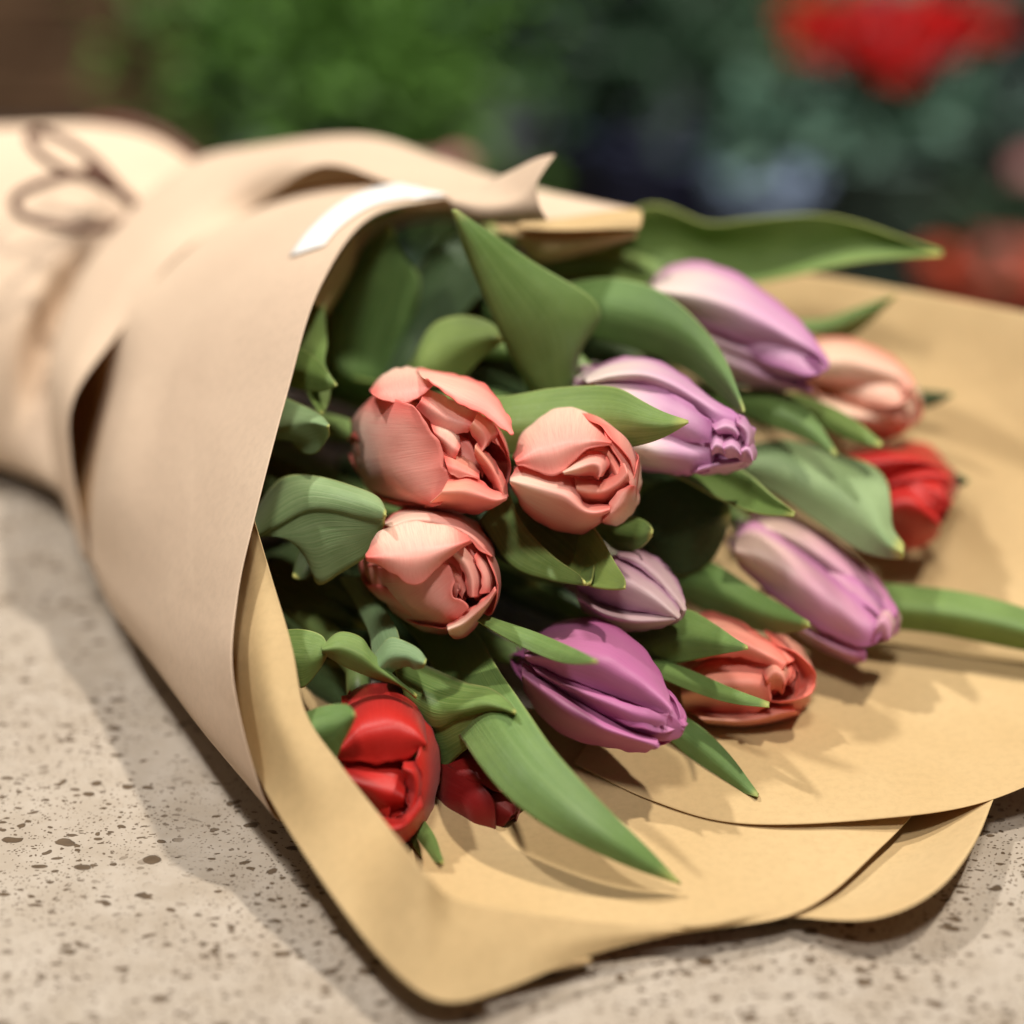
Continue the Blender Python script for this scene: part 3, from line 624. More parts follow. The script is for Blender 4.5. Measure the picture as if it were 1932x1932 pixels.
H('lilac_top', 'lilac',
  ((.722, .680, .686), .664, False, ([(1226, 540), (1248, 512), (1290, 495), (1340, 498), (1400, 522), (1470, 572), (1530, 630), (1561, 685)], [(1228, 545), (1265, 545), (1320, 550), (1380, 570), (1440, 602), (1500, 638), (1540, 664), (1560, 690)], [(1230, 552), (1275, 590), (1330, 618), (1400, 645), (1460, 660), (1510, 672), (1545, 680), (1560, 693)])),
  ((.690, .687, .692), .667, False, ([(1260, 585), (1330, 620), (1400, 648), (1470, 663), (1545, 680)], [(1270, 600), (1340, 640), (1410, 670), (1480, 695), (1550, 700)], [(1280, 615), (1350, 660), (1420, 690), (1490, 712), (1545, 708)])),
  ((.694, .684, .708), .672, False, ([(1300, 625), (1360, 645), (1425, 660), (1470, 690), (1510, 715), (1531, 733)], [(1300, 650), (1360, 680), (1420, 705), (1470, 722), (1505, 730), (1531, 736)], [(1310, 670), (1370, 715), (1430, 735), (1475, 737), (1510, 738), (1531, 738)])))
H('lilac_double', 'lilac',
  ((.670, .636, .638), .626, False, ([(1098, 712), (1135, 688), (1190, 673), (1240, 680), (1295, 712), (1350, 755), (1398, 787)], [(1105, 720), (1150, 705), (1210, 700), (1260, 715), (1310, 745), (1355, 775), (1395, 795)], [(1110, 728), (1160, 722), (1215, 725), (1265, 745), (1315, 775), (1350, 800), (1378, 812)])),
  ((.639, .632, .636), .626, False, ([(1118, 712), (1180, 716), (1242, 730), (1294, 756), (1345, 796)], [(1130, 745), (1190, 765), (1250, 785), (1300, 805), (1343, 822)], [(1150, 770), (1210, 800), (1260, 822), (1305, 834), (1345, 838)])),
  ((.637, .630, .650), .628, False, ([(1180, 795), (1250, 805), (1308, 820), (1345, 830)], [(1190, 850), (1250, 858), (1305, 862), (1348, 860)], [(1200, 882), (1255, 894), (1300, 896), (1338, 888)])))
H('lilac_double', 'lilac_tip',
  ((.632, .627, .640), None, False, ([(1318, 880), (1350, 866), (1385, 860), (1414, 858)], [(1315, 888), (1350, 880), (1388, 875), (1417, 867)], [(1300, 894), (1345, 895), (1390, 889), (1419, 872)])),
  ((.630, .622, .624), None, True, ([(1342, 802), (1365, 786), (1392, 794), (1398, 814)], [(1348, 810), (1368, 802), (1386, 808), (1394, 820)], [(1354, 818), (1370, 818), (1382, 822), (1390, 830)])),
  ((.632, .622, .624), None, True, ([(1386, 778), (1413, 794), (1424, 815), (1421, 842)], [(1390, 795), (1405, 805), (1414, 820), (1413, 842)], [(1388, 806), (1397, 816), (1402, 830), (1403, 846)])),
  ((.628, .620, .624), None, True, ([(1340, 838), (1350, 817), (1366, 821), (1370, 848)], [(1342, 848), (1350, 838), (1362, 842), (1368, 855)], [(1343, 858), (1352, 856), (1362, 858), (1370, 862)])),
  ((.626, .619, .624), None, True, ([(1360, 832), (1380, 823), (1397, 834), (1400, 854)], [(1364, 846), (1380, 840), (1392, 848), (1398, 858)], [(1366, 861), (1380, 864), (1390, 864), (1400, 865)])),
  ((.630, .621, .626), None, True, ([(1398, 838), (1415, 828), (1426, 848), (1423, 868)], [(1397, 852), (1410, 846), (1418, 856), (1420, 869)], [(1394, 866), (1404, 870), (1413, 872), (1420, 870)])))
H('peach_right', 'peach',
  ((.742, .708, .710), .698, False, ([(1510, 665), (1545, 640), (1590, 637), (1640, 652), (1690, 678), (1712, 700), (1728, 725)], [(1515, 690), (1560, 675), (1605, 675), (1650, 688), (1690, 705), (1705, 718), (1713, 735)], [(1520, 720), (1570, 725), (1620, 730), (1660, 735), (1690, 740), (1700, 745), (1704, 750)])),
  ((.720, .706, .730), .700, False, ([(1535, 738), (1590, 748), (1640, 755), (1680, 755), (1697, 765)], [(1555, 765), (1600, 785), (1650, 790), (1685, 788), (1706, 788)], [(1590, 792), (1620, 816), (1660, 829), (1695, 822), (1722, 800)])),
  ((.724, .704, .702), None, True, ([(1708, 698), (1733, 735), (1739, 765), (1730, 797)], [(1702, 720), (1718, 748), (1724, 775), (1718, 801)], [(1697, 745), (1707, 762), (1711, 785), (1707, 806)])),
  ((.706, .700, .704), None, True, ([(1686, 752), (1704, 736), (1718, 750), (1720, 778)], [(1686, 762), (1700, 756), (1712, 766), (1716, 784)], [(1686, 774), (1696, 780), (1705, 787), (1713, 792)])))
H('red_right', 'red',
  ((.732, .700, .702), None, False, ([(1590, 850), (1660, 832), (1720, 832), (1762, 845), (1782, 870)], [(1605, 872), (1665, 862), (1715, 862), (1752, 870), (1778, 885)], [(1640, 902), (1680, 907), (1710, 892), (1745, 882), (1775, 892)])),
  ((.702, .696, .703), None, False, ([(1665, 912), (1710, 889), (1750, 879), (1788, 890)], [(1668, 916), (1715, 905), (1755, 900), (1790, 906)], [(1670, 920), (1715, 924), (1760, 937), (1788, 932)])),
  ((.700, .688, .710), None, False, ([(1664, 928), (1690, 911), (1730, 921), (1766, 955), (1778, 975)], [(1666, 968), (1700, 955), (1730, 960), (1760, 980), (1773, 990)], [(1676, 1005), (1695, 1028), (1725, 1037), (1757, 1020), (1774, 1000)])),
  ((.718, .702, .702), None, True, ([(1774, 864), (1799, 890), (1806, 915), (1796, 948)], [(1774, 880), (1790, 900), (1795, 920), (1788, 948)], [(1772, 897), (1781, 912), (1784, 930), (1777, 952)])))
H('lilac_right', 'lilac2',
  ((.674, .656, .662), .646, False, ([(1388, 1010), (1420, 985), (1470, 1010), (1530, 1055), (1590, 1105), (1640, 1155), (1668, 1182)], [(1386, 1035), (1430, 1045), (1490, 1080), (1545, 1120), (1600, 1160), (1640, 1190), (1662, 1200)], [(1390, 1062), (1430, 1100), (1490, 1150), (1550, 1190), (1600, 1212), (1630, 1222), (1654, 1212)])),
  ((.712, .674, .671), .651, False, ([(1395, 1000), (1430, 972), (1490, 970), (1560, 1010), (1620, 1060), (1670, 1110), (1694, 1152)], [(1410, 1000), (1450, 990), (1510, 1010), (1570, 1050), (1620, 1095), (1660, 1130), (1690, 1162)], [(1425, 995), (1470, 1020), (1530, 1060), (1590, 1105), (1635, 1140), (1660, 1160), (1682, 1172)])),
  ((.674, .662, .678), .650, False, ([(1430, 1108), (1490, 1156), (1550, 1192), (1600, 1213), (1633, 1225)], [(1440, 1130), (1500, 1180), (1560, 1215), (1605, 1235), (1634, 1238)], [(1460, 1152), (1520, 1207), (1575, 1237), (1615, 1251), (1633, 1248)])),
  ((.664, .646, .648), None, True, ([(1650, 1160), (1680, 1138), (1698, 1160), (1694, 1194)], [(1650, 1180), (1668, 1165), (1682, 1180), (1680, 1203)], [(1642, 1212), (1656, 1202), (1668, 1207), (1674, 1210)])))
H('mauve_small', 'mauve',
  ((.632, .620, .627), .615, False, ([(1160, 1045), (1190, 1060), (1230, 1090), (1262, 1120), (1282, 1150), (1283, 1165)], [(1120, 1070), (1165, 1090), (1210, 1112), (1245, 1135), (1268, 1155), (1281, 1166)], [(1085, 1105), (1130, 1135), (1180, 1150), (1220, 1158), (1255, 1162), (1280, 1168)])),
  ((.648, .630, .628), .618, False, ([(1165, 1040), (1205, 1036), (1245, 1055), (1275, 1090), (1290, 1125), (1294, 1151)], [(1165, 1045), (1205, 1052), (1240, 1080), (1265, 1110), (1283, 1135), (1291, 1153)], [(1165, 1050), (1200, 1068), (1235, 1095), (1262, 1122), (1280, 1142), (1289, 1154)])),
  ((.632, .622, .642), .616, False, ([(1085, 1108), (1130, 1135), (1180, 1150), (1230, 1158), (1279, 1165)], [(1090, 1130), (1140, 1160), (1190, 1172), (1240, 1172), (1279, 1168)], [(1100, 1152), (1150, 1181), (1200, 1191), (1245, 1183), (1279, 1171)])))
H('orange_low', 'orange',
  ((.664, .632, .634), .625, False, ([(1290, 1185), (1330, 1155), (1380, 1165), (1430, 1195), (1470, 1225), (1487, 1247)], [(1300, 1215), (1350, 1200), (1395, 1205), (1435, 1225), (1465, 1242), (1482, 1256)], [(1310, 1246), (1360, 1241), (1400, 1241), (1440, 1251), (1460, 1259), (1477, 1264)])),
  ((.646, .630, .644), .626, False, ([(1285, 1275), (1340, 1248), (1400, 1243), (1440, 1257), (1454, 1277)], [(1285, 1310), (1340, 1295), (1395, 1290), (1435, 1295), (1453, 1302)], [(1290, 1342), (1345, 1348), (1395, 1348), (1435, 1341), (1457, 1322)])),
  ((.650, .641, .636), None, True, ([(1440, 1188), (1490, 1204), (1521, 1235), (1536, 1275), (1531, 1315), (1500, 1351)], [(1460, 1215), (1490, 1225), (1512, 1250), (1521, 1280), (1513, 1315), (1490, 1342)], [(1475, 1240), (1492, 1248), (1502, 1268), (1505, 1290), (1495, 1317), (1478, 1330)])),
  ((.640, .632, .650), None, False, ([(1305, 1343), (1370, 1346), (1420, 1338), (1460, 1323), (1492, 1325)], [(1325, 1358), (1385, 1362), (1430, 1358), (1470, 1348), (1502, 1342)], [(1345, 1371), (1395, 1377), (1440, 1371), (1480, 1361), (1512, 1346)])),
  ((.632, .624, .630), None, True, ([(1438, 1268), (1460, 1244), (1481, 1252), (1490, 1277)], [(1444, 1282), (1460, 1268), (1476, 1275), (1482, 1291)], [(1449, 1302), (1462, 1300), (1471, 1304), (1477, 1310)])))
H('red_front', 'red',
  ((.620, .586, .584), None, True, ([(636, 1395), (638, 1340), (670, 1300), (730, 1289), (780, 1309), (803, 1350), (805, 1388)], [(638, 1410), (665, 1375), (700, 1355), (740, 1350), (780, 1365), (798, 1385), (805, 1402)], [(638, 1435), (670, 1437), (710, 1442), (745, 1437), (775, 1427), (795, 1412), (804, 1408)])),
  ((.588, .581, .590), None, False, ([(640, 1432), (680, 1438), (715, 1440), (745, 1443), (768, 1470)], [(652, 1470), (690, 1485), (720, 1495), (745, 1500), (763, 1507)], [(676, 1512), (705, 1532), (730, 1547), (750, 1542), (763, 1532)])),
  ((.608, .586, .580), None, True, ([(798, 1355), (821, 1385), (831, 1430), (826, 1490), (806, 1552), (770, 1595)], [(795, 1400), (808, 1430), (812, 1470), (803, 1520), (785, 1560), (760, 1590)], [(786, 1430), (794, 1460), (794, 1500), (784, 1535), (769, 1562), (752, 1582)])),
  ((.586, .577, .582), None, True, ([(762, 1436), (790, 1438), (802, 1475), (796, 1515)], [(760, 1448), (780, 1458), (788, 1485), (782, 1525)], [(757, 1460), (769, 1480), (772, 1510), (765, 1538)])),
  ((.581, .572, .584), None, False, ([(696, 1528), (740, 1545), (770, 1530), (792, 1498)], [(716, 1555), (745, 1566), (772, 1551), (797, 1520)], [(732, 1577), (755, 1592), (780, 1572), (802, 1536)])))
H('red_low', 'red_shaded',
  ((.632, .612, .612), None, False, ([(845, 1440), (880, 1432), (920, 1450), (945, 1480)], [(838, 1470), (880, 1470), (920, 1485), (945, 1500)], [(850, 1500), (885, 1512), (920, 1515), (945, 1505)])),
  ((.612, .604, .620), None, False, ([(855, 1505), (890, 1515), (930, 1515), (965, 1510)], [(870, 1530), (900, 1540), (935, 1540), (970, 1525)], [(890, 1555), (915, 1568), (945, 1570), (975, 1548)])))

# ------------------------------------------------------------------ leaves
def leaf(key, parts, mat='leaf', ext=.0, bulge=.004, n=34, m=13, t=.0007):
    """parts: list of patches; each patch 2+ rows of (x, y, depth)"""
    gs = []
    for k, rows in enumerate(parts):
        rv = [[P(*p) for p in r] for r in rows]
        if ext and k == 0:
            c = sum((r[0] for r in rv), Vector())/len(rv)
            dr = (BIND-c)
            for r in rv:
                r.insert(0, c.lerp(r[0], .55) + dr*ext)
        if len(rv) == 2:
            nn = 14
            a, b = resample(rv[0], nn), resample(rv[1], nn)
            md = []
            for i in range(nn):
                q = (a[i]+b[i])*.5; w = (a[i]-b[i]).length
                md.append(q + (CP-q).normalized()*bulge*min(1, w/.012))
            rv = [a, md, b]
        gs.append(patch(rv, n, m))
    o = link('leaf', mesh_of(gs, 'leaf'), M[mat], TUL[key]); thicken(o, t, 0, sub=1)
    return o
def D(pts, d0, d1):
    n = len(pts); return [(x, y, d0+(d1-d0)*i/(n-1)) for i, (x, y) in enumerate(pts)]
# upper left, deep in the mouth
leaf('coral_open', [[D([(590, 700), (605, 620), (640, 530), (690, 465), (736, 424)], .72, .70), D([(640, 720), (638, 660), (662, 580), (712, 500), (738, 425)], .71, .698), D([(700, 750), (765, 650), (793, 530), (762, 487), (739, 428)], .72, .70)]], 'leaf', .2)
leaf('lilac_double', [[D([(700, 740), (750, 600), (800, 490), (870, 440), (930, 420)], .72, .715), D([(745, 720), (830, 640), (890, 575), (930, 520), (945, 440)], .71, .71)]], 'leaf_shaded', .2)
leaf('lilac_top', [[D([(780, 520), (850, 440), (930, 432), (988, 458)], .74, .72), D([(800, 600), (880, 540), (950, 485), (989, 462)], .735, .72)]], 'leaf', .2)
leaf('coral_round', [[D([(740, 720), (815, 615), (880, 597), (930, 612), (955, 637)], .69, .665), D([(775, 730), (860, 722), (905, 680), (935, 655), (955, 642)], .685, .665)]], 'leaf_yellow', .2)
leaf('coral_lower', [[D([(590, 560), (570, 620), (560, 655), (592, 676), (634, 726)], .69, .637), D([(610, 540), (613, 605), (617, 650), (613, 690), (635, 727)], .68, .636)], [D([(540, 652), (572, 660), (605, 685), (634, 725)], .660, .632), D([(530, 722), (567, 735), (608, 739), (635, 729)], .655, .632)]], 'leaf_yellow')
leaf('coral_lower', [[D([(570, 720), (580, 745), (592, 765), (606, 782)], .655, .64), D([(615, 715), (622, 740), (618, 765), (608, 782)], .655, .64)]], 'leaf_yellow', .1)
leaf('red_front', [[D([(515, 738), (552, 757), (600, 781), (622, 804)], .655, .622), D([(510, 800), (548, 795), (590, 795), (621, 805)], .642, .617), D([(512, 825), (548, 815), (590, 803), (620, 807)], .642, .618), D([(550, 830), (580, 835), (605, 828), (622, 812)], .640, .622), D([(558, 842), (580, 857), (600, 852), (620, 822)], .642, .626)]], 'leaf_pale')
leaf('coral_lower', [[D([(470, 985), (515, 918), (548, 898), (600, 900), (665, 918), (712, 938), (728, 966)], .645, .603), D([(478, 1000), (525, 950), (570, 925), (620, 928), (675, 942), (715, 958), (728, 970)], .632, .597), D([(486, 1012), (530, 987), (578, 962), (625, 960), (680, 972), (715, 978), (727, 976)], .628, .598), D([(487, 1014), (531, 990), (579, 966), (625, 964), (680, 976), (715, 981), (727, 977)], .630, .600),
                      D([(545, 1015), (590, 1030), (630, 1020), (675, 1010), (708, 1000), (725, 984)], .624, .604), D([(585, 1060), (602, 1103), (645, 1080), (690, 1050), (708, 1020), (725, 987)], .628, .606)]], 'leaf_pale')
leaf('red_front', [[D([(575, 1000), (565, 1040), (556, 1070), (552, 1086)], .65, .635), D([(615, 1010), (605, 1060), (580, 1090), (556, 1092)], .65, .635)]], 'leaf_shaded', .1)
leaf('red_low', [[D([(640, 1090), (672, 1140), (697, 1195), (705, 1240), (722, 1275)], .65, .603), D([(700, 1085), (715, 1130), (735, 1165), (750, 1190), (757, 1222)], .65, .603)],
                 [D([(708, 1235), (735, 1205), (762, 1210), (790, 1226), (804, 1246)], .604, .594), D([(712, 1262), (735, 1240), (765, 1238), (785, 1245), (803, 1252)], .598, .592), D([(728, 1282), (745, 1264), (770, 1256), (783, 1262), (800, 1258)], .602, .594)]], 'leaf_pale')
leaf('red_front', [[D([(607, 1222), (640, 1194), (680, 1203), (700, 1230), (745, 1278), (786, 1312)], .602, .60), D([(607, 1226), (645, 1222), (685, 1240), (712, 1262), (750, 1287), (786, 1314)], .596, .598), D([(608, 1231), (650, 1256), (690, 1273), (722, 1283), (755, 1293), (786, 1317)], .600, .60)],
                   [D([(525, 1190), (570, 1188), (608, 1200), (619, 1226)], .61, .60), D([(540, 1235), (570, 1240), (600, 1238), (618, 1230)], .604, .598), D([(550, 1270), (570, 1298), (600, 1266), (616, 1236)], .606, .60)]], 'leaf')
leaf('red_front', [[D([(560, 1352), (610, 1334), (652, 1330), (668, 1344)], .585, .572), D([(565, 1380), (612, 1372), (648, 1360), (670, 1349)], .576, .568), D([(585, 1395), (626, 1436), (648, 1398), (669, 1354)], .58, .571)]], 'leaf')
leaf('red_low', [[D([(730, 1225), (820, 1264), (880, 1289), (925, 1300), (956, 1322), (973, 1343)], .63, .588), D([(755, 1290), (825, 1325), (870, 1332), (915, 1325), (950, 1335), (973, 1345)], .610, .585), D([(770, 1330), (820, 1370), (865, 1352), (915, 1340), (950, 1340), (973, 1346)], .612, .587), D([(772, 1334), (821, 1374), (865, 1356), (915, 1344), (950, 1342), (973, 1347)], .614, .589),
                  D([(805, 1375), (828, 1410), (860, 1400), (905, 1372), (945, 1352), (973, 1347)], .618, .59), D([(812, 1400), (836, 1452), (865, 1425), (905, 1392), (945, 1362), (973, 1348)], .622, .592)]], 'leaf')
_dl = [.642, .614, .592, .578, .570, .566, .565, .566]
leaf('purple', [[[(x, y, d) for (x, y), d in zip([(885, 1180), (935, 1255), (990, 1335), (1042, 1412), (1120, 1500), (1200, 1580), (1255, 1632), (1284, 1668)], _dl)],
                 [(x, y, d-.001) for (x, y), d in zip([(800, 1225), (855, 1365), (890, 1420), (940, 1487), (1020, 1552), (1105, 1598), (1205, 1642), (1283, 1668)], _dl)]]], 'leaf', .12, .0035, n=44)
leaf('red_front', [[D([(795, 1540), (822, 1580), (836, 1626)], .60, .578), D([(765, 1570), (798, 1618), (834, 1630)], .60, .576)]], 'leaf')
leaf('mauve_small', [[D([(890, 1150), (1000, 1190), (1060, 1214), (1100, 1232), (1128, 1248)], .616, .568), D([(890, 1165), (980, 1218), (1050, 1248), (1092, 1253), (1128, 1250)], .611, .566)]], 'leaf', .12, .003)
leaf('coral_lower', [[D([(915, 985), (950, 1020), (973, 1070)], .635, .625), D([(890, 1000), (935, 1048), (971, 1071)], .635, .625)]], 'leaf_shaded', .1)
leaf('coral_round', [[D([(955, 915), (985, 986), (1040, 1046), (1090, 1082), (1102, 1096)], .635, .60), D([(905, 985), (965, 1068), (1035, 1094), (1085, 1102), (1106, 1103)], .628, .60), D([(935, 960), (1010, 1030), (1070, 1070), (1105, 1090), (1112, 1102)], .640, .606), D([(1000, 940), (1090, 995), (1123, 1035), (1122, 1070), (1115, 1102)], .645, .607)]], 'leaf')
leaf('coral_round', [[D([(1100, 975), (1128, 1005), (1160, 1060), (1178, 1090), (1180, 1107)], .628, .600), D([(1085, 1040), (1110, 1082), (1140, 1096), (1168, 1104), (1180, 1108)], .624, .599), D([(1070, 1080), (1110, 1104), (1140, 1111), (1168, 1112), (1180, 1110)], .618, .597)]], 'leaf_yellow')
leaf('coral_round', [[D([(1120, 960), (1180, 972), (1220, 984), (1231, 1000)], .65, .625), D([(1110, 1000), (1165, 1040), (1205, 1036), (1229, 1012)], .648, .625)]], 'leaf', .1)
leaf('lilac_right', [[D([(1170, 980), (1215, 925), (1280, 905), (1345, 925), (1378, 962)], .68, .655), D([(1180, 1010), (1230, 1075), (1300, 1085), (1350, 1050), (1377, 975)], .68, .655)]], 'leaf_shaded', .15, .007)
leaf('coral_round', [[D([(930, 750), (1030, 735), (1130, 728), (1182, 738), (1232, 770), (1299, 795)], .645, .604), D([(930, 850), (1050, 858), (1130, 852), (1190, 843), (1242, 830), (1298, 799)], .64, .602)]], 'leaf_yellow', .15, .005)
leaf('lilac_double', [[D([(1000, 760), (960, 665), (925, 585), (880, 480), (853, 395)], .675, .640), D([(1022, 760), (985, 680), (945, 600), (895, 480), (855, 396)], .668, .636), D([(1050, 760), (1070, 700), (1060, 600), (950, 490), (858, 397)], .670, .641), D([(1060, 760), (1095, 660), (1131, 578), (1000, 491), (858, 395)], .675, .645)]], 'leaf_yellow', .1)
leaf('lilac_double', [[D([(1050, 540), (1150, 525), (1240, 546), (1312, 602), (1370, 680), (1405, 774)], .70, .632), D([(1060, 620), (1190, 656), (1290, 692), (1342, 732), (1386, 768), (1404, 778)], .695, .63)]], 'leaf', .12, .005)
leaf('lilac_top', [[D([(1120, 440), (1215, 388), (1265, 393), (1335, 421), (1410, 414), (1530, 404), (1620, 420), (1700, 448), (1778, 474)], .775, .72), D([(1110, 480), (1215, 450), (1300, 460), (1400, 470), (1500, 455), (1600, 440), (1700, 460), (1777, 476)], .785, .722), D([(1080, 520), (1200, 545), (1300, 545), (1420, 528), (1560, 474), (1640, 464), (1720, 470), (1777, 478)], .78, .72), D([(1080, 530), (1200, 552), (1300, 552), (1440, 531), (1545, 510), (1625, 494), (1710, 486), (1777, 482)], .77, .715)]], 'leaf', .1, n=48)
leaf('peach_right', [[D([(1480, 605), (1555, 602), (1620, 580), (1690, 557)], .75, .725), D([(1500, 625), (1570, 622), (1625, 598), (1690, 558)], .745, .725), D([(1520, 630), (1590, 640), (1635, 612), (1690, 559)], .755, .727)]], 'leaf', .1)
leaf('lilac_top', [[D([(1370, 735), (1465, 737), (1530, 780), (1580, 856)], .70, .665), D([(1385, 775), (1445, 800), (1520, 828), (1577, 861)], .695, .663)]], 'leaf', .1, .004)
leaf('peach_right', [[D([(1470, 740), (1560, 764), (1622, 800), (1666, 838)], .70, .672), D([(1490, 760), (1545, 800), (1608, 832), (1661, 844)], .695, .67)]], 'leaf_yellow', .1, .004)
leaf('red_right', [[D([(1360, 850), (1470, 830), (1580, 858), (1642, 876), (1674, 910), (1681, 960), (1684, 1003), (1706, 1028)], .70, .652), D([(1375, 900), (1460, 930), (1540, 985), (1590, 1020), (1630, 1043), (1670, 1052), (1704, 1054)], .69, .648)]], 'leaf_pale', .12, .008)
leaf('lilac_double', [[D([(1350, 870), (1410, 893), (1452, 930), (1500, 967)], .66, .632), D([(1290, 885), (1365, 915), (1435, 950), (1499, 970)], .668, .632), D([(1265, 895), (1350, 938), (1425, 968), (1498, 974)], .655, .628)]], 'leaf_yellow', .12)
leaf('peach_right', [[D([(1710, 735), (1755, 738), (1798, 743)], .74, .73), D([(1715, 775), (1760, 765), (1797, 747)], .74, .73)]], 'leaf_shaded')
leaf('red_right', [[D([(1780, 885), (1805, 893), (1828, 905)], .725, .715), D([(1785, 920), (1810, 918), (1828, 910)], .725, .715)]], 'leaf_shaded')
leaf('lilac_right', [[D([(1255, 1085), (1328, 1057), (1420, 1110), (1482, 1146), (1528, 1175)], .68, .635), D([(1265, 1115), (1345, 1158), (1425, 1188), (1490, 1194), (1527, 1184)], .675, .633)]], 'leaf', .1, .005)
leaf('orange_low', [[D([(1185, 1185), (1285, 1149), (1350, 1180), (1388, 1206), (1411, 1220)], .648, .602), D([(1200, 1240), (1275, 1250), (1340, 1238), (1385, 1230), (1410, 1225)], .643, .600)]], 'leaf', .1, .005)
leaf('purple', [[D([(1210, 1230), (1300, 1264), (1380, 1299), (1452, 1326)], .64, .607), D([(1215, 1262), (1300, 1302), (1380, 1327), (1450, 1335)], .635, .605)]], 'leaf', .06, .003)
leaf('orange_low', [[D([(1270, 1340), (1332, 1380), (1383, 1432), (1431, 1500)], .635, .608), D([(1240, 1375), (1305, 1432), (1370, 1482), (1429, 1504)], .635, .606)]], 'leaf', .06, .004)
leaf('lilac_right', [[D([(1640, 1100), (1760, 1110), (1855, 1126), (1960, 1158), (2100, 1215), (2190, 1270)], .685, .655), D([(1630, 1175), (1770, 1195), (1890, 1218), (1980, 1236), (2090, 1265), (2185, 1275)], .68, .652)]], 'leaf', .05, .009)
# filler leaves added deep inside to keep the gaps between tulips dark
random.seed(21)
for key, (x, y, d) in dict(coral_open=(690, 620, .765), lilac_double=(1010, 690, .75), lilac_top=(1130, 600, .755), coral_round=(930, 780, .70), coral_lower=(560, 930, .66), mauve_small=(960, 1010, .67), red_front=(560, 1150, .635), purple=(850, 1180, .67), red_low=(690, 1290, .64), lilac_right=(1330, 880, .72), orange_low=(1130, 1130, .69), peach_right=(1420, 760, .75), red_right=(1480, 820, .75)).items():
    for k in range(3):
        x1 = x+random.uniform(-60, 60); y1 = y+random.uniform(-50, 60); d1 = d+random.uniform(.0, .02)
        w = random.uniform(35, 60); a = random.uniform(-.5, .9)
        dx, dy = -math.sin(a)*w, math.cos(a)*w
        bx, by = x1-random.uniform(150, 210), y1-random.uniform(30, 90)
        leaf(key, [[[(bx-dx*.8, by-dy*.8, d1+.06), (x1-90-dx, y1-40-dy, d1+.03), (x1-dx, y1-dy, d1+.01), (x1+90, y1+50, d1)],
                   [(bx+dx*.8, by+dy*.8, d1+.06), (x1-90+dx, y1-40+dy, d1+.03), (x1+dx, y1+dy, d1+.01), (x1+92, y1+54, d1)]]], 'leaf_shaded', .12, .005, n=18, m=9)

# ------------------------------------------------------------------ the shop behind, far out of focus
def lathe(prof, n=24, name='pot'):
    g = [[Vector((r*math.cos(k*2*math.pi/n), r*math.sin(k*2*math.pi/n), z)) for r, z in prof] for k in range(n+1)]
    return mesh_of([g], name)
def foliage(c, rad, n, size, seed, name='crown'):
    rnd = random.Random(seed); V, Fc = [], []
    for _ in range(n):
        p = Vector((rnd.gauss(0, .5), rnd.gauss(0, .5), rnd.gauss(0, .5)))
        p = Vector((p.x*rad[0], p.y*rad[1], p.z*rad[2]))
        q = p.normalized() if p.length > 1e-4 else Vector((0, 0, 1))
        t = (q + Vector((rnd.uniform(-.8, .8), rnd.uniform(-.8, .8), rnd.uniform(-.3, .9)))).normalized()
        s = t.cross(Vector((rnd.uniform(-1, 1), rnd.uniform(-1, 1), rnd.uniform(-1, 1)))).normalized()
        nn = t.cross(s); L = size*rnd.uniform(.6, 1.3); w = L*.28
        b = Vector(c)+p; o = len(V)
        V += [b, b+t*L*.5+s*w-nn*w*.3, b+t*L-nn*w*.6, b+t*L*.5-s*w-nn*w*.3, b+t*L*.5+nn*w*.2]
        Fc += [(o, o+1, o+4), (o+1, o+2, o+4), (o+2, o+3, o+4), (o+3, o, o+4)]
    me = bpy.data.meshes.new(name); me.from_pydata([tuple(v) for v in V], [], Fc); me.update(); return me
def bloom(c, r, seed, name='bloom'):
    rnd = random.Random(seed); V, Fc = [], []
    for k in range(26):
        an = k*2.4; el = .15+1.25*(1-k/26); rr = r*(.5+.5*k/26)
        d = Vector((math.cos(an)*math.cos(el), math.sin(an)*math.cos(el), math.sin(el)))
        s = d.cross(Vector((0, 0, 1))).normalized(); t = s.cross(d)
        b = Vector(c)+d*rr*.6; w = r*.34; o = len(V)
        V += [b-t*w*.8, b+s*w+d*w*.3, b+t*w+d*w*.5, b-s*w+d*w*.3, b+d*w*.05]
        Fc += [(o, o+1, o+4), (o+1, o+2, o+4), (o+2, o+3, o+4), (o+3, o, o+4)]
    me = bpy.data.meshes.new(name); me.from_pydata([tuple(v) for v in V], [], Fc); me.update(); return me
BZ = -.46
bench = thing('display_bench', (0, 2.4, -.9), 'dark wooden display bench behind the counter carrying the blurred plants', 'bench')
for k in range(5):
    boxes('plank', [((-1.6, 1.95+k*.18, BZ-.03), (1.6, 2.12+k*.18, BZ))], M['darkwood'], bench)
for x in (-1.5, 1.5):
    for y in (2.0, 2.75): boxes('leg', [((x-.03, y-.03, -.9), (x+.03, y+.03, BZ-.031))], M['darkwood'], bench)
PM = {}
def pm(c, rough=.5):
    k = tuple(c)
    if k not in PM: PM[k] = mat_plain('glazed_pot_%d' % len(PM), c, rough, .5, .1)
    return PM[k]
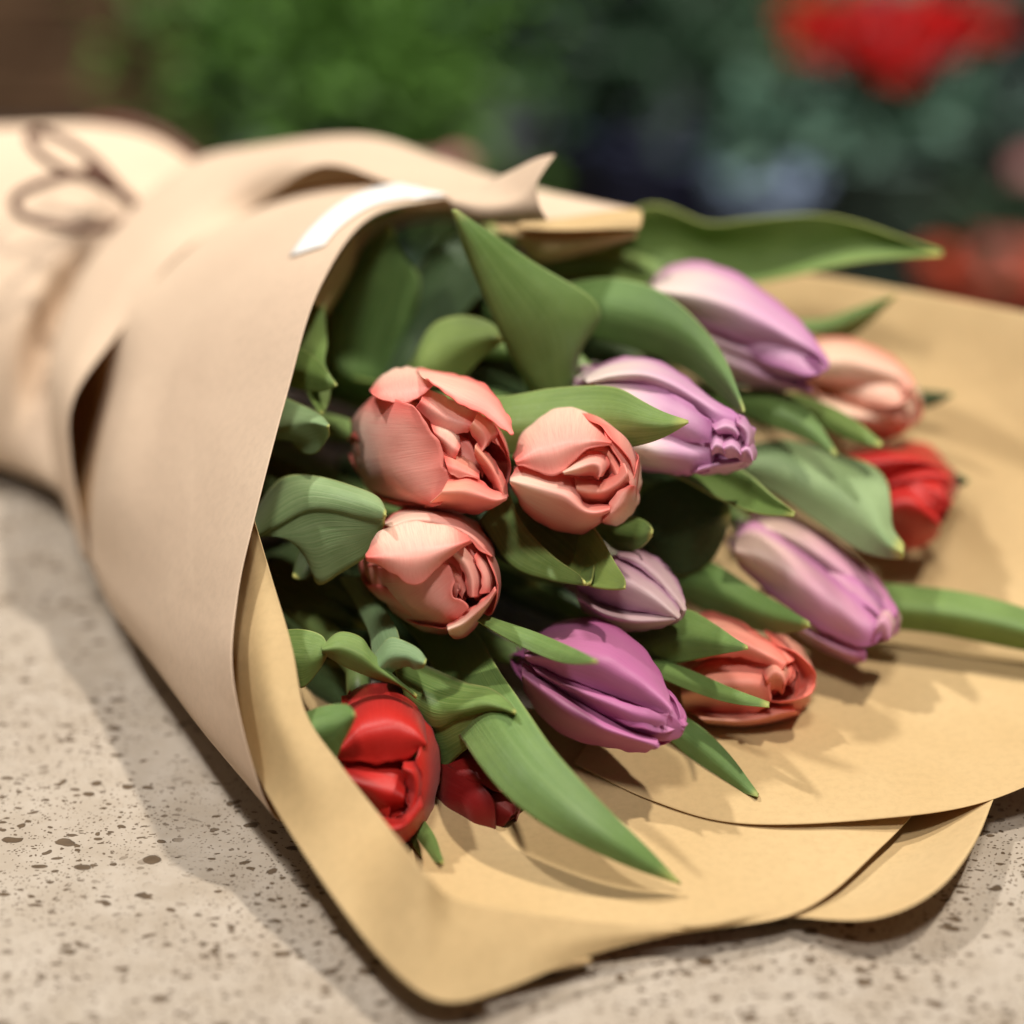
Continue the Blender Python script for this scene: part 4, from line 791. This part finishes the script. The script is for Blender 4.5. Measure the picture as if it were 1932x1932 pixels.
def potted(name, px, y, pot_h, pot_r, pc, crown, fol, n, size, label, cat, seed, blooms=None):
    """px: picture column; y: distance; crown: (centre height above pot, radii)"""
    x = (px-966)/F*y*1.04; o = thing(name, (x, y, BZ), label, cat)
    me = lathe([(0, 0), (pot_r*.75, 0), (pot_r*.8, pot_h*.1), (pot_r, pot_h*.97), (pot_r*1.05, pot_h), (pot_r*.92, pot_h), (pot_r*.86, pot_h*.9), (0, pot_h*.88)])
    p = link('pot', me, pm(pc), o); p.location = (0, 0, 0); p.matrix_parent_inverse = Matrix()
    cz, rad = crown
    if n:
        f = link('crown', foliage((0, 0, pot_h+cz), rad, n, size, seed), fol, o); f.matrix_parent_inverse = Matrix()
    if blooms:
        bm_, r_, pts = blooms
        for i, q in enumerate(pts):
            b = link('bloom', bloom(q, r_, seed+i), bm_, o); b.matrix_parent_inverse = Matrix()
            s = link('stem', tube([Vector((q[0]*.2, q[1]*.2, pot_h*.8)), Vector((q[0]*.7, q[1]*.7, (pot_h+q[2])*.5)), Vector(q)], .003, 8, 6, 'stem'), M['stem'], o); s.matrix_parent_inverse = Matrix()
    return o
fb = lambda n, c, tr=.2: mat_plain(n, c, .5, .3, .3, 25)
FG = fb('bright_foliage', (.12, .26, .045)); FD = fb('dark_foliage', (.035, .075, .04)); FT = fb('teal_foliage', (.10, .20, .14)); FM = fb('mid_foliage', (.06, .15, .045))
BR = fb('red_bloom', (.62, .012, .012)); BP = fb('pink_bloom', (.70, .38, .36)); BB = fb('blue_bloom', (.17, .25, .42)); BO = fb('orange_bloom', (.55, .07, .02)); BV = fb('violet_bloom', (.06, .03, .16))
potted('potted_plant', 640, 2.25, .11, .09, (.04, .04, .045), (.17, (.165, .12, .15)), FG, 1500, .034, 'bright green bushy plant blurred behind the paper', 'potted plant', 3)
potted('potted_plant', 800, 2.5, .12, .09, (.03, .03, .03), (.16, (.13, .1, .12)), FM, 900, .036, 'mid green plant blurred just right of the bright green one', 'potted plant', 4)
potted('potted_plant', 1110, 2.45, .13, .09, (.04, .035, .05), (.17, (.13, .1, .17)), FD, 420, .06, 'dark leafy plant blurred in the middle background', 'potted plant', 5)
potted('potted_plant', 320, 2.65, .14, .10, (.03, .03, .05), (.17, (.14, .1, .17)), FD, 380, .06, 'dark plant blurred beside the brown crate', 'potted plant', 6)
potted('flower_bucket', 1240, 2.2, .21, .085, (.05, .06, .13), (.09, (.09, .07, .07)), FD, 160, .05, 'dark blue bucket of foliage blurred above the lifted paper corner', 'flower bucket', 7)
potted('flower_bucket', 1655, 2.3, .18, .10, (.14, .23, .19), (.03, (.10, .08, .04)), FT, 160, .05, 'grey-green bucket with red flowers blurred at upper right', 'flower bucket', 8,
       (BR, .04, [(-.085, .0, .28), (-.045, -.02, .275), (0, .0, .272), (.04, 0, .275), (.08, .0, .28), (-.06, .03, .31), (-.02, .02, .315), (.02, .03, .315), (.06, .03, .31), (0, -.05, .265), (.095, -.03, .305), (-.10, .02, .305), (.03, -.04, .295), (-.035, -.04, .295)]))
potted('flower_bucket', 1440, 2.05, .21, .055, (.24, .32, .46), (.05, (.05, .05, .03)), FT, 60, .04, 'small pale blue pot blurred above the long back leaf', 'flower pot', 9)
potted('potted_plant', 1900, 2.55, .12, .09, (.05, .05, .05), (.19, (.12, .1, .15)), FT, 360, .06, 'teal leafed plant blurred at the far right', 'potted plant', 10)
potted('flower_bucket', 1890, 2.0, .14, .075, (.42, .06, .025), (.03, (.05, .05, .02)), FD, 40, .04, 'low orange-red bowl blurred at the right edge', 'flower pot', 11)
potted('flower_bucket', 1405, 2.65, .16, .08, (.12, .07, .05), (.1, (.1, .08, .08)), FM, 160, .05, 'brown bucket with faded pink flowers blurred left of the red ones', 'flower bucket', 12,
       (fb('dusty_bloom', (.25, .13, .10)), .05, [(-.06, 0, .40), (.03, 0, .42), (.08, 0, .38), (0, .04, .45), (-.03, -.04, .36)]))
potted('flower_bucket', 1935, 2.1, .12, .04, (.07, .07, .06), (.02, (.02, .02, .02)), FD, 20, .03, 'single pale pink bloom blurred at the right edge', 'flower', 13, (BP, .03, [(0, 0, .20)]))
potted('flower_bucket', 838, 1.45, .26, .05, (.03, .03, .03), (.03, (.03, .03, .03)), FD, 40, .03, 'dusty pink bloom blurred just behind the top of the paper', 'flower', 14, (BP, .016, [(-.012, 0, .385), (.010, 0, .39)]))
cr_ = thing('wooden_crate', ((60-966)/F*2.5, 2.35, BZ), 'brown wooden crate blurred at the upper left', 'crate')
M['crate'] = mat_plain('brown_crate_wood', (.17, .10, .055), .7, .2, .3, 20)
x0 = (60-966)/F*2.45
for k in range(5): boxes('slat', [((x0-.28, 2.30, BZ+.002+k*.095), (x0+.16, 2.315, BZ+.085+k*.095))], M['crate'], cr_)
for k in range(5): boxes('slat', [((x0-.28, 2.64, BZ+.002+k*.095), (x0+.16, 2.655, BZ+.085+k*.095))], M['crate'], cr_)
for x in (x0-.28, x0+.13): boxes('corner_post', [((x, 2.3155, BZ+.001), (x+.03, 2.6395, BZ+.47))], M['crate'], cr_)
